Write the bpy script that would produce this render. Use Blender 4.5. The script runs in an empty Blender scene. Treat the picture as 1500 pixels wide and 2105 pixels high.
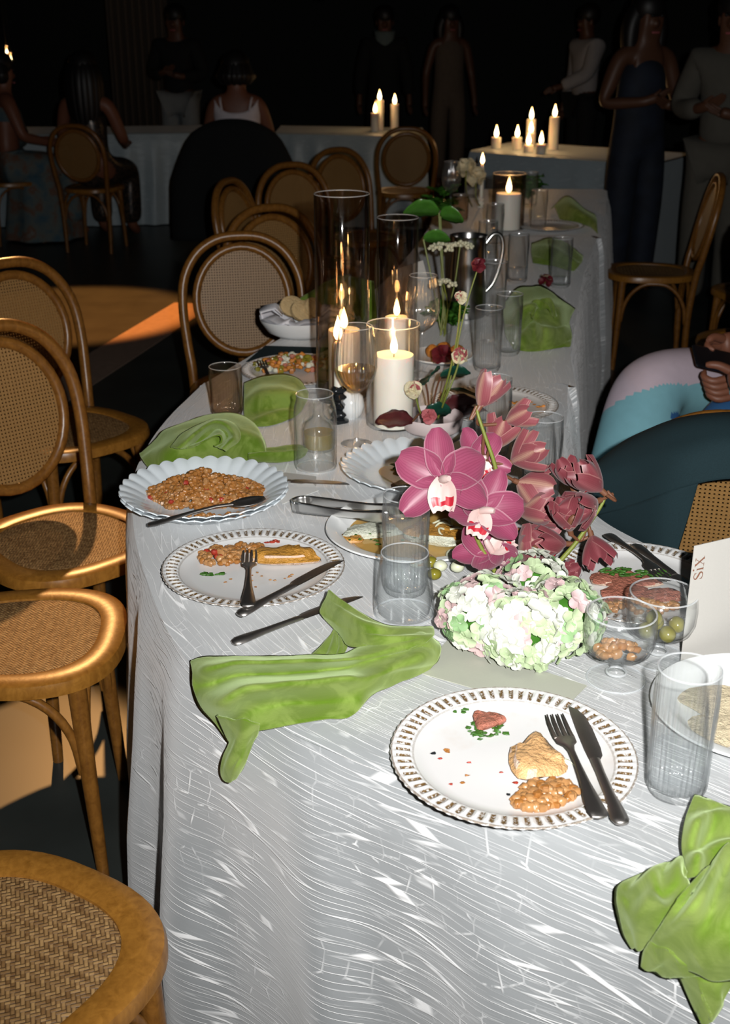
import bpy, bmesh, math, random
from mathutils import Vector, Matrix, noise
random.seed(7)
PI = math.pi
SC = bpy.context.scene
COL = SC.collection

# ------------------------------------------------------------------ camera, light, exposure
FPX, PITCH, CAMZ = 2400.0, math.radians(22.6), 1.57
cam_data = bpy.data.cameras.new('camera'); cam = bpy.data.objects.new('camera', cam_data)
COL.objects.link(cam); SC.camera = cam
cam.location = (0, 0, CAMZ); cam.rotation_euler = (PI/2 - PITCH, 0, 0)
cam_data.sensor_fit = 'HORIZONTAL'; cam_data.sensor_width = 24.0; cam_data.lens = FPX/1500*24.0
cam_data.clip_start = 0.05
cam_data.dof.use_dof = True; cam_data.dof.focus_distance = 1.75; cam_data.dof.aperture_fstop = 8.0

SC.view_settings.view_transform = 'Standard'; SC.view_settings.look = 'None'
SC.view_settings.gamma = 1.0; SC.view_settings.use_curve_mapping = False
SC.view_settings.exposure = 0.0
SC.cycles.transparent_max_bounces = 48

world = bpy.data.worlds.new('night'); SC.world = world; world.use_nodes = True
world.node_tree.nodes['Background'].inputs[0].default_value = (0.55, 1.0, 0.85, 1)
world.node_tree.nodes['Background'].inputs[1].default_value = 0.0016

def lamp(name, kind, loc, power, color, size=0.02, target=None, angle=None, blend=0.1):
    d = bpy.data.lights.new(name, kind); o = bpy.data.objects.new(name, d); COL.objects.link(o)
    o.location = loc; d.energy = power; d.color = color
    d.shadow_soft_size = size
    if kind == 'SPOT': d.spot_size = angle; d.spot_blend = blend
    if target is not None:
        o.rotation_euler = (Vector(target) - Vector(loc)).to_track_quat('-Z', 'Y').to_euler()
    return o
# the camera's own flash, a hand's width to the right of the lens and a little above it
lamp('camera_flash', 'SPOT', (0.085, -0.01, CAMZ + 0.05), 236, (1.0, 0.99, 0.97), 0.012, (0.26, 4.0, 0.60), math.radians(106), 1.0)
# warm house spots rigged over the left of the hall
lamp('house_spot', 'SPOT', (-1.55, 6.4, 3.6), 800, (1.0, 0.50, 0.17), 0.04, (-0.88, 1.98, 0.10), math.radians(11.5), 0.25)
lamp('dance_floor_spot', 'SPOT', (-1.7, 7.6, 4.2), 2000, (1.0, 0.36, 0.08), 0.08, (-1.75, 6.85, 0.0), math.radians(21), 0.2)

# ------------------------------------------------------------------ survey helpers (metres)
TZ = 0.75                                   # table height
def at(px, py, z=TZ):                       # photograph point -> place in the hall at height z
    a = (px - 750)/FPX; b = (py - 1052.5)/FPX
    dy = math.cos(PITCH) - b*math.sin(PITCH); dz = -(math.sin(PITCH) + b*math.cos(PITCH))
    t = (z - CAMZ)/dz
    return Vector((a*t, dy*t, z))
def aty(px, py, Y):                         # photograph point -> place on the upright plane y = Y
    a = (px - 750)/FPX; b = (py - 1052.5)/FPX
    dy = math.cos(PITCH) - b*math.sin(PITCH); dz = -(math.sin(PITCH) + b*math.cos(PITCH))
    t = Y/dy
    return Vector((a*t, Y, CAMZ + dz*t))

def V(*a): return Vector(a)
def crom(pts, n, closed=False):
    """Catmull-Rom samples through pts"""
    P = [Vector(p) for p in pts]; m = len(P); out = []
    segs = m if closed else m - 1
    for k in range(n + (0 if closed else 1)):
        s = k/n*segs; i = min(int(s), segs - 1); t = s - i
        if closed: p0, p1, p2, p3 = P[(i-1) % m], P[i % m], P[(i+1) % m], P[(i+2) % m]
        else:
            p1, p2 = P[i], P[i+1]
            p0 = P[i-1] if i > 0 else p1*2 - p2
            p3 = P[i+2] if i + 2 < m else p2*2 - p1
        out.append(0.5*((2*p1) + (p2 - p0)*t + (2*p0 - 5*p1 + 4*p2 - p3)*t*t + (3*p1 - p0 - 3*p2 + p3)*t**3))
    return out
def lerp(a, b, t): return a + (b - a)*t
def interp(tab, x):
    for (x0, y0), (x1, y1) in zip(tab, tab[1:]):
        if x <= x1: return y0 + (y1 - y0)*max(0, (x - x0))/(x1 - x0)
    return tab[-1][1]

# ------------------------------------------------------------------ materials
MATS = {}
class NT:
    def __init__(s, name):
        s.m = bpy.data.materials.new(name); s.m.use_nodes = True; s.t = s.m.node_tree
        s.b = s.t.nodes['Principled BSDF']; s.out = s.t.nodes['Material Output']; MATS[name] = s.m
    def n(s, typ, ins=None, **kw):
        nd = s.t.nodes.new(typ)
        for k, v in kw.items(): setattr(nd, k, v)
        for k, v in (ins or {}).items(): s.set(nd, k, v)
        return nd
    def set(s, nd, k, v):
        if isinstance(v, bpy.types.NodeSocket): s.t.links.new(v, nd.inputs[k])
        elif isinstance(v, bpy.types.Node): s.t.links.new(v.outputs[0], nd.inputs[k])
        else: nd.inputs[k].default_value = v
    def math(s, op, a, b=None, c=None):
        nd = s.t.nodes.new('ShaderNodeMath'); nd.operation = op
        for i, v in enumerate((a, b, c)):
            if v is not None: s.set(nd, i, v)
        return nd.outputs[0]
    def mix(s, f, a, b):
        nd = s.t.nodes.new('ShaderNodeMix'); nd.data_type = 'RGBA'
        s.set(nd, 0, f); s.set(nd, 6, a); s.set(nd, 7, b); return nd.outputs[2]
    def ramp(s, f, stops):
        nd = s.t.nodes.new('ShaderNodeValToRGB'); s.set(nd, 0, f)
        el = nd.color_ramp.elements
        while len(el) < len(stops): el.new(0.5)
        for e, (p, c) in zip(el, stops):
            e.position = p; e.color = c if len(c) == 4 else (*c, 1)
        return nd.outputs[0]
    def noise(s, vec=None, scale=5, detail=2, rough=0.5, dist=0):
        nd = s.n('ShaderNodeTexNoise', {'Scale': scale, 'Detail': detail, 'Roughness': rough, 'Distortion': dist})
        if vec is not None: s.set(nd, 'Vector', vec)
        return nd.outputs[0]
    def mapv(s, vec, scale=(1, 1, 1), rot=(0, 0, 0)):
        nd = s.n('ShaderNodeMapping', {'Vector': vec, 'Scale': scale, 'Rotation': rot}); return nd.outputs[0]
    def obj(s): return s.n('ShaderNodeTexCoord').outputs['Object']
    def uv(s): return s.n('ShaderNodeTexCoord').outputs['UV']
    def p(s, **kw):
        names = dict(col='Base Color', rough='Roughness', metal='Metallic', spec='Specular IOR Level', sheen='Sheen Weight',
                     sheen_rough='Sheen Roughness', sheen_tint='Sheen Tint', coat='Coat Weight', coat_rough='Coat Roughness', normal='Normal',
                     sss='Subsurface Weight', sssr='Subsurface Radius', ssss='Subsurface Scale', emit='Emission Color', emits='Emission Strength', aniso='Anisotropic', trans='Transmission Weight')
        for k, v in kw.items():
            if isinstance(v, tuple) and len(v) == 3 and k in ('col', 'emit', 'sheen_tint'): v = (*v, 1)
            s.set(s.b, names[k], v)
        return s.m
    def bump(s, h, dist=0.002, strength=1.0):
        return s.n('ShaderNodeBump', {'Height': h, 'Distance': dist, 'Strength': strength}).outputs[0]

def simple(name, col, rough=0.5, metal=0, var=0.12, scale=30, bump=0, **kw):
    t = NT(name)
    if bump: kw['normal'] = t.bump(t.noise(t.obj(), scale*2.5, 4, 0.65), bump, 1.0)
    nz = t.noise(t.obj(), scale, 3)
    c = t.mix(nz, tuple(x*(1-var) for x in col) + (1,), tuple(min(1, x*(1+var)) for x in col) + (1,))
    return t.p(col=c, rough=rough, metal=metal, **kw)

def mat_cloth(name, hi, lo):
    t = NT(name); uv = t.uv()
    warp = t.n('ShaderNodeTexNoise', {'Vector': uv, 'Scale': 3.0, 'Detail': 2.0})
    w = t.n('ShaderNodeVectorMath', {0: warp.outputs[1], 1: (0.04, 0.05, 0)}, operation='MULTIPLY').outputs[0]
    uvw = t.n('ShaderNodeVectorMath', {0: uv, 1: w}, operation='ADD').outputs[0]
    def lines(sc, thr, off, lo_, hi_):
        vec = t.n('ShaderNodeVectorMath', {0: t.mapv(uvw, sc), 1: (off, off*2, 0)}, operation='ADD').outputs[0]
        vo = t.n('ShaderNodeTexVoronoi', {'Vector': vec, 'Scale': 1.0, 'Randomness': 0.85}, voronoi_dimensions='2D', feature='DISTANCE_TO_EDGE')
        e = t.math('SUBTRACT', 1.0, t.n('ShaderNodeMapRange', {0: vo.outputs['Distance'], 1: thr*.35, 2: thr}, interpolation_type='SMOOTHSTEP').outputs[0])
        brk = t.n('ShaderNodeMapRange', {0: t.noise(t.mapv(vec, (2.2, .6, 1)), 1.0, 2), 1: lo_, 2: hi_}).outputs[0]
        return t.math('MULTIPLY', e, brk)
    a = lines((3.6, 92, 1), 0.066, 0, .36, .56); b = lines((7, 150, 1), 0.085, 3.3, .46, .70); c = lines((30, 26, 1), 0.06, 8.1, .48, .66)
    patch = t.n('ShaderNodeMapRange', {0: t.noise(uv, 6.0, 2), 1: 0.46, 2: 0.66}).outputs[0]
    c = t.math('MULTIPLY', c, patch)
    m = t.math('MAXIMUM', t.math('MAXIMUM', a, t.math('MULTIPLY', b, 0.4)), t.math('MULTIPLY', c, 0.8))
    fine = t.noise(t.mapv(uv, (500, 900, 1)), 1.0, 1)
    mott = t.noise(t.mapv(uvw, (16, 40, 1)), 1.0, 3)
    h = t.math('ADD', t.math('MULTIPLY', m, 1.0), t.math('ADD', t.math('MULTIPLY', mott, 0.35), t.math('MULTIPLY', fine, 0.06)))
    col = t.mix(m, t.mix(mott, tuple(x*0.94 for x in lo) + (1,), tuple(min(1, x*1.07) for x in lo) + (1,)), (*hi, 1))  # flash highlights on the crinkle ridges, painted into the colour as white lines
    lw = t.n('ShaderNodeLayerWeight', {'Blend': 0.5}).outputs['Facing']     # satin sheen painted into the colour: paler when seen along the cloth
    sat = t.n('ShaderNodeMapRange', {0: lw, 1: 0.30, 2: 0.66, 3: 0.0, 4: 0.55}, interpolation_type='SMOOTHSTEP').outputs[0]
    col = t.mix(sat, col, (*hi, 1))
    return t.p(col=col, rough=0.42, spec=0.55, normal=t.bump(h, 0.0016, 0.7), sheen=0.3, sheen_rough=0.4)
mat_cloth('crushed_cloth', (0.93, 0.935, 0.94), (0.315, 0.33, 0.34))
mat_cloth('far_cloth', (0.50, 0.58, 0.62), (0.38, 0.46, 0.50))  # far copy of the white cloth, distance gloom put into its colour

def mat_wood(name, a, b, rough=0.32):
    t = NT(name); o = t.obj()
    g = t.noise(t.mapv(o, (14, 14, 14)), 3.0, 4, 0.6, 1.5)
    g2 = t.noise(t.mapv(o, (60, 60, 6)), 2.0, 3)
    f = t.math('ADD', t.math('MULTIPLY', g, 0.65), t.math('MULTIPLY', g2, 0.35))
    return t.p(col=t.ramp(f, [(0.3, a), (0.7, b)]), rough=rough, spec=0.5, normal=t.bump(f, 0.0006, 0.4))
mat_wood('bentwood', (0.12, 0.045, 0.008), (0.27, 0.115, 0.021))
mat_wood('seat_wood', (0.19, 0.075, 0.010), (0.36, 0.16, 0.026))

def mat_weave(name, a, b, sc):
    """2/2 twill of flat strands, from object x/y"""
    t = NT(name); o = t.obj()
    sx = t.n('ShaderNodeSeparateXYZ', {0: t.mapv(o, (sc, sc, sc), (0, 0, 0.78))})
    u, v = sx.outputs[0], sx.outputs[1]
    fu, fv = t.math('FLOOR', u), t.math('FLOOR', v)
    over = t.math('LESS_THAN', t.math('FLOORED_MODULO', t.math('ADD', fu, fv), 4.0), 1.5)
    ru = t.math('ABSOLUTE', t.math('SUBTRACT', t.math('FRACT', u), 0.5))
    rv = t.math('ABSOLUTE', t.math('SUBTRACT', t.math('FRACT', v), 0.5))
    r = t.math('ADD', t.math('MULTIPLY', over, ru), t.math('MULTIPLY', t.math('SUBTRACT', 1.0, over), rv))
    hgt = t.math('SUBTRACT', 1.0, t.math('MULTIPLY', t.math('POWER', t.math('MULTIPLY', r, 2.0), 3.0), 1.0))
    idv = t.n('ShaderNodeCombineXYZ', {0: t.math('MULTIPLY', fu, t.math('SUBTRACT', 1.2, over)), 1: t.math('MULTIPLY', fv, t.math('ADD', 0.2, over)), 2: over})
    rnd = t.n('ShaderNodeTexWhiteNoise', {0: idv}).outputs[0]
    cc = t.math('ADD', t.math('MULTIPLY', rnd, 0.55), t.math('MULTIPLY', t.noise(o, 60, 3), 0.5))
    col = t.mix(t.math('MULTIPLY', hgt, 1.0), (a[0]*0.35, a[1]*0.3, a[2]*0.25, 1), t.ramp(cc, [(0.2, a), (0.8, b)]))
    return t.p(col=col, rough=0.55, normal=t.bump(hgt, 0.0012, 0.8))
mat_weave('rattan', (0.17, 0.085, 0.028), (0.42, 0.25, 0.10), 165)
simple('cane', (0.27, 0.145, 0.045), 0.5, var=0.3, scale=200)

def mat_velvet(name, dark, light):
    t = NT(name); o = t.obj()
    n = t.noise(o, 22, 3, 0.6, 0.8)
    n2 = t.noise(o, 420, 2)
    f = t.n('ShaderNodeMapRange', {0: n, 1: 0.36, 2: 0.66}, interpolation_type='SMOOTHSTEP').outputs[0]
    lw = t.n('ShaderNodeLayerWeight', {'Blend': 0.5}).outputs['Facing']     # velvet sheen put into the colour: pale where seen along the nap
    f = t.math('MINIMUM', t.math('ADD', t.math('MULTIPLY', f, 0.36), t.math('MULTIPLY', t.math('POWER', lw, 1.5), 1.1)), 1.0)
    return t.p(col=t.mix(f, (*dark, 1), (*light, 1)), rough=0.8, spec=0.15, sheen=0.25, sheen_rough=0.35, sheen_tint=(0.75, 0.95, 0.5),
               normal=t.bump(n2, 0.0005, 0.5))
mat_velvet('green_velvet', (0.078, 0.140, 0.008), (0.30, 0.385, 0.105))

def mat_glass(name, tint=(0.985, 0.99, 0.99), edge=0.35, spec=0.045, rough=0.10, body=None, pw=4.0):
    """thin clear glass: mostly straight through, mirror towards grazing, tinted where the wall is seen edge-on"""
    t = NT(name)
    lw = t.n('ShaderNodeLayerWeight', {'Blend': 0.5}).outputs['Facing']
    ed = t.math('POWER', lw, pw)
    tcol = t.mix(ed, (*tint, 1), tuple(x*edge for x in tint) + (1,))
    tr = t.n('ShaderNodeBsdfTransparent', {0: tcol})
    gl = t.n('ShaderNodeBsdfGlossy', {0: (1, 1, 1, 1), 'Roughness': rough})
    f = t.math('MINIMUM', t.math('ADD', spec, t.math('MULTIPLY', t.math('POWER', lw, 4.0), 0.40)), 1.0)
    mx = t.n('ShaderNodeMixShader', {0: f, 1: tr, 2: gl})
    last = mx
    if body:
        df = t.n('ShaderNodeAddShader', {0: t.n('ShaderNodeBsdfTranslucent', {0: (*body[1], 1)}), 1: t.n('ShaderNodeBsdfDiffuse', {0: (*body[1], 1)})})
        last = t.n('ShaderNodeMixShader', {0: body[0], 1: mx, 2: df})  # in the clear glasses, white body colour stands in for missing flash highlights
    t.t.links.new(last.outputs[0], t.out.inputs[0])
    return t.m
mat_glass('ribbed_glass', edge=0.62, pw=2.0, body=(0.012, (0.9, 0.95, 1.0))); mat_glass('rim_glass', (0.97, 0.98, 0.98), 0.5, 0.16, 0.18, (0.16, (0.95, 0.97, 1.0))); mat_glass('clear_glass', body=(0.012, (0.9, 0.95, 1.0))); mat_glass('smoke_glass', (0.84, 0.80, 0.77), 0.22, 0.07, 0.04)
mat_glass('amber_glass', (0.93, 0.88, 0.83), 0.55, 0.05); mat_glass('water', (0.99, 0.995, 1.0), 0.9, 0.03, 0.06, (0.03, (0.95, 0.98, 1.0)))
mat_glass('wine_liquid', (0.95, 0.76, 0.40), 0.6, 0.10); mat_glass('oil_liquid', (0.62, 0.50, 0.06), 0.6, 0.08, 0.05, (0.35, (0.45, 0.36, 0.02)))
mat_glass('sauce', (0.86, 0.66, 0.34), 0.8, 0.06, 0.08, (0.2, (0.6, 0.42, 0.16)))

simple('steel', (0.42, 0.41, 0.40), 0.22, 1.0, 0.1, 15); simple('dark_steel', (0.42, 0.395, 0.375), 0.40, 1.0, 0.15, 40)
simple('polished_steel', (0.75, 0.74, 0.72), 0.27, 1.0, 0.05, 10)
simple('porcelain', (0.80, 0.82, 0.82), 0.18, var=0.04); simple('pale_glaze', (0.70, 0.76, 0.80), 0.15, var=0.05)
simple('white_linen', (0.78, 0.78, 0.82), 0.8, var=0.06); simple('pink_clay', (0.66, 0.56, 0.55), 0.55, var=0.06)
simple('wax', (0.86, 0.80, 0.70), 0.5, var=0.03, sss=0.25, ssss=0.02); simple('black_wax', (0.012, 0.014, 0.016), 0.2)
simple('wick', (0.02, 0.015, 0.01), 0.9)
simple('card_sage', (0.42, 0.43, 0.36), 0.85, var=0.03, scale=300); simple('card_grey', (0.46, 0.445, 0.415), 0.85, var=0.03, scale=300)
simple('card_white', (0.75, 0.75, 0.73), 0.85, var=0.03); simple('ink', (0.20, 0.085, 0.05), 0.8)
simple('dark_stone', (0.030, 0.036, 0.034), 0.40, var=0.5, scale=4); simple('wall_dark', (0.018, 0.022, 0.02), 0.85)
simple('floor_strip', (0.26, 0.18, 0.14), 0.6, var=0.25); simple('drape', (0.11, 0.085, 0.065), 0.9, var=0.2)
simple('skin_deep', (0.20, 0.075, 0.042), 0.5, var=0.12, scale=60); simple('skin_tan', (0.10, 0.042, 0.022), 0.5)
simple('hair', (0.006, 0.005, 0.005), 0.5); simple('teal_suit', (0.010, 0.024, 0.029), 0.9, var=0.25, scale=500, spec=0.2)
simple('black_cloth', (0.004, 0.006, 0.007), 0.9); simple('beige_suit', (0.085, 0.080, 0.066), 0.9); simple('white_shirt', (0.34, 0.33, 0.34), 0.85)
simple('white_top', (0.75, 0.68, 0.72), 0.85); simple('grey_white', (0.22, 0.24, 0.25), 0.9); simple('blue_dress', (0.008, 0.013, 0.026), 0.8, var=0.9, scale=9)
simple('sage_suit', (0.13, 0.17, 0.17), 0.9)
simple('phone_black', (0.006, 0.006, 0.008), 0.3)
simple('stem_green', (0.17, 0.20, 0.03), 0.5); simple('leaf_green', (0.05, 0.17, 0.02), 0.3, var=0.4, scale=40); simple('leaf_teal', (0.008, 0.05, 0.032), 0.3, var=0.5, scale=80)
simple('leaf_wine', (0.07, 0.012, 0.014), 0.4, var=0.5, scale=60); simple('stem_brown', (0.15, 0.06, 0.03), 0.5)
simple('bloom_cream', (0.62, 0.55, 0.36), 0.6, var=0.3, scale=120); simple('bloom_rose', (0.38, 0.09, 0.10), 0.6, var=0.5, scale=150); simple('bloom_dark', (0.11, 0.008, 0.014), 0.5)
simple('lace_white', (0.62, 0.60, 0.42), 0.7)
for nm, c in (('floret_white', (0.60, 0.62, 0.54)), ('floret_green', (0.43, 0.53, 0.32)), ('floret_pink', (0.58, 0.42, 0.42)), ('floret_mint', (0.26, 0.42, 0.20))):
    simple(nm, c, 0.6, var=0.12, scale=45)
simple('grain', (0.32, 0.13, 0.03), 0.35, var=0.35, scale=70); simple('grain_pale', (0.38, 0.19, 0.07), 0.35, var=0.3, scale=70)
simple('chicken_skin', (0.50, 0.24, 0.04), bump=0.006, rough=0.35, var=0.5, scale=45); simple('chicken_meat', (0.72, 0.52, 0.40), bump=0.006, rough=0.5, var=0.15, scale=60)
simple('roast_skin', (0.62, 0.36, 0.16), bump=0.006, rough=0.35, var=0.4, scale=45); simple('beef', (0.42, 0.15, 0.10), bump=0.006, rough=0.5, var=0.5, scale=50)
simple('herb', (0.04, 0.12, 0.015), 0.5, var=0.6, scale=120); simple('fish_white', (0.66, 0.68, 0.56), bump=0.006, rough=0.4, var=0.2, scale=60)
simple('olive', (0.19, 0.17, 0.02), 0.2, var=0.5, scale=30); simple('red_bit', (0.32, 0.03, 0.015), 0.4); simple('onion', (0.60, 0.62, 0.46), 0.3, var=0.2)
simple('bread', (0.55, 0.40, 0.20), bump=0.006, rough=0.8, var=0.3, scale=60); simple('tortilla', (0.66, 0.56, 0.38), bump=0.006, rough=0.7, var=0.2, scale=30); simple('orange_food', (0.52, 0.20, 0.03), bump=0.006, rough=0.5, var=0.5, scale=30)

def mat_flame():
    t = NT('flame'); z = t.n('ShaderNodeSeparateXYZ', {0: t.n('ShaderNodeTexCoord').outputs['Generated']}).outputs[2]
    c = t.ramp(z, [(0.0, (1, 0.42, 0.10)), (0.35, (1, 0.80, 0.45)), (1.0, (1, 0.50, 0.13))])
    t.p(col=(0, 0, 0), rough=1, emit=c, emits=13.0)
mat_flame()
def mat_emit(name, col, k):
    t = NT(name); t.p(col=(0, 0, 0), emit=col, emits=k)
mat_emit('night_window', (0.10, 0.30, 0.40), 0.22)
mat_emit('lit_doorway', (1.0, 0.28, 0.05), 0.10)

def mat_petal(name, base, mid, edge, vein):
    t = NT(name); s = t.n('ShaderNodeSeparateXYZ', {0: t.uv()})
    u, v = s.outputs[0], s.outputs[1]
    d = t.math('MULTIPLY', t.math('ABSOLUTE', t.math('SUBTRACT', v, 0.5)), 2.0)
    ve = t.math('POWER', t.math('ABSOLUTE', t.math('SINE', t.math('MULTIPLY', v, 42.0))), 6.0)
    c = t.ramp(d, [(0.0, mid), (0.42, base), (0.90, base), (1.0, edge)])
    c = t.mix(t.math('MULTIPLY', ve, 0.35), c, (*vein, 1))
    c = t.mix(t.math('MULTIPLY', t.noise(t.obj(), 60, 2), 0.25), c, (*vein, 1))
    return t.p(col=c, rough=0.45, sheen=0.15)
mat_petal('petal_magenta', (0.30, 0.062, 0.125), (0.27, 0.05, 0.105), (0.50, 0.28, 0.33), (0.15, 0.014, 0.045))
mat_petal('petal_dusty', (0.235, 0.060, 0.072), (0.42, 0.25, 0.18), (0.40, 0.20, 0.18), (0.15, 0.026, 0.034))
mat_petal('petal_maroon', (0.175, 0.034, 0.044), (0.25, 0.07, 0.08), (0.34, 0.15, 0.14), (0.10, 0.011, 0.018))
simple('lip_white', (0.60, 0.45, 0.42), 0.5, var=0.1); simple('lip_red', (0.42, 0.015, 0.03), 0.4, var=0.3)

def mat_plate_rim():
    t = NT('rim_glaze'); s = t.n('ShaderNodeSeparateXYZ', {0: t.obj()})
    x, y = s.outputs[0], s.outputs[1]
    r = t.math('SQRT', t.math('ADD', t.math('MULTIPLY', x, x), t.math('MULTIPLY', y, y)))
    ang = t.math('MULTIPLY', t.math('ARCTAN2', y, x), 66/(2*PI))
    f = t.math('ABSOLUTE', t.math('SUBTRACT', t.math('FRACT', ang), 0.5))
    band = t.math('MULTIPLY', t.math('GREATER_THAN', r, 0.1235), t.math('LESS_THAN', r, 0.1405))
    gap = t.n('ShaderNodeMapRange', {0: f, 1: 0.17, 2: 0.30, 3: 1.0, 4: 0.0}).outputs[0]
    nz = t.n('ShaderNodeMapRange', {0: t.noise(t.obj(), 330, 2, 0.6), 1: 0.36, 2: 0.50}).outputs[0]
    dabs = t.math('MULTIPLY', t.math('MULTIPLY', band, gap), t.math('ADD', 0.25, t.math('MULTIPLY', nz, 0.75)))
    ln = t.math('MAXIMUM', t.math('LESS_THAN', t.math('ABSOLUTE', t.math('SUBTRACT', r, 0.1462)), 0.0012),
                t.math('MULTIPLY', t.math('LESS_THAN', t.math('ABSOLUTE', t.math('SUBTRACT', r, 0.1200)), 0.0012), 0.5))
    k = t.math('MAXIMUM', dabs, t.math('MULTIPLY', ln, t.math('ADD', 0.35, t.math('MULTIPLY', nz, 0.4))))
    k = t.math('MINIMUM', k, 1.0)
    sm = t.n('ShaderNodeMapRange', {0: t.noise(t.obj(), 14, 4, 0.6), 1: 0.56, 2: 0.78, 3: 0, 4: 0.35}).outputs[0]
    base = t.mix(sm, (0.70, 0.70, 0.695, 1), (0.57, 0.47, 0.38, 1))
    return t.p(col=t.mix(k, base, (0.13, 0.075, 0.025, 1)), rough=0.2)
mat_plate_rim()

def mat_pants():
    t = NT('colour_block_cloth'); t.p(rough=0.85, col=(0.6, 0.6, 0.6))
mat_pants()
simple('pale_pink_cloth', (0.66, 0.55, 0.63), 0.9, var=0.08); simple('aqua_cloth', (0.24, 0.52, 0.60), 0.9, var=0.1); simple('blue_cloth', (0.03, 0.14, 0.36), 0.9, var=0.15); simple('mustard_cloth', (0.40, 0.17, 0.02), 0.9, var=0.15)
def mat_floral():
    t = NT('floral_dress'); n = t.noise(t.obj(), 9, 3)
    t.p(col=t.ramp(n, [(0.3, (0.05, 0.11, 0.15)), (0.5, (0.13, 0.15, 0.14)), (0.62, (0.16, 0.08, 0.05)), (0.75, (0.18, 0.19, 0.18))]), rough=0.9)
mat_floral()
def mat_sequin():
    t = NT('sequin_dress'); n = t.noise(t.obj(), 60, 2)
    t.p(col=t.ramp(n, [(0.45, (0.02, 0.02, 0.02)), (0.7, (0.14, 0.09, 0.06))]), rough=0.3, metal=0.4)
mat_sequin()

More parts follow.
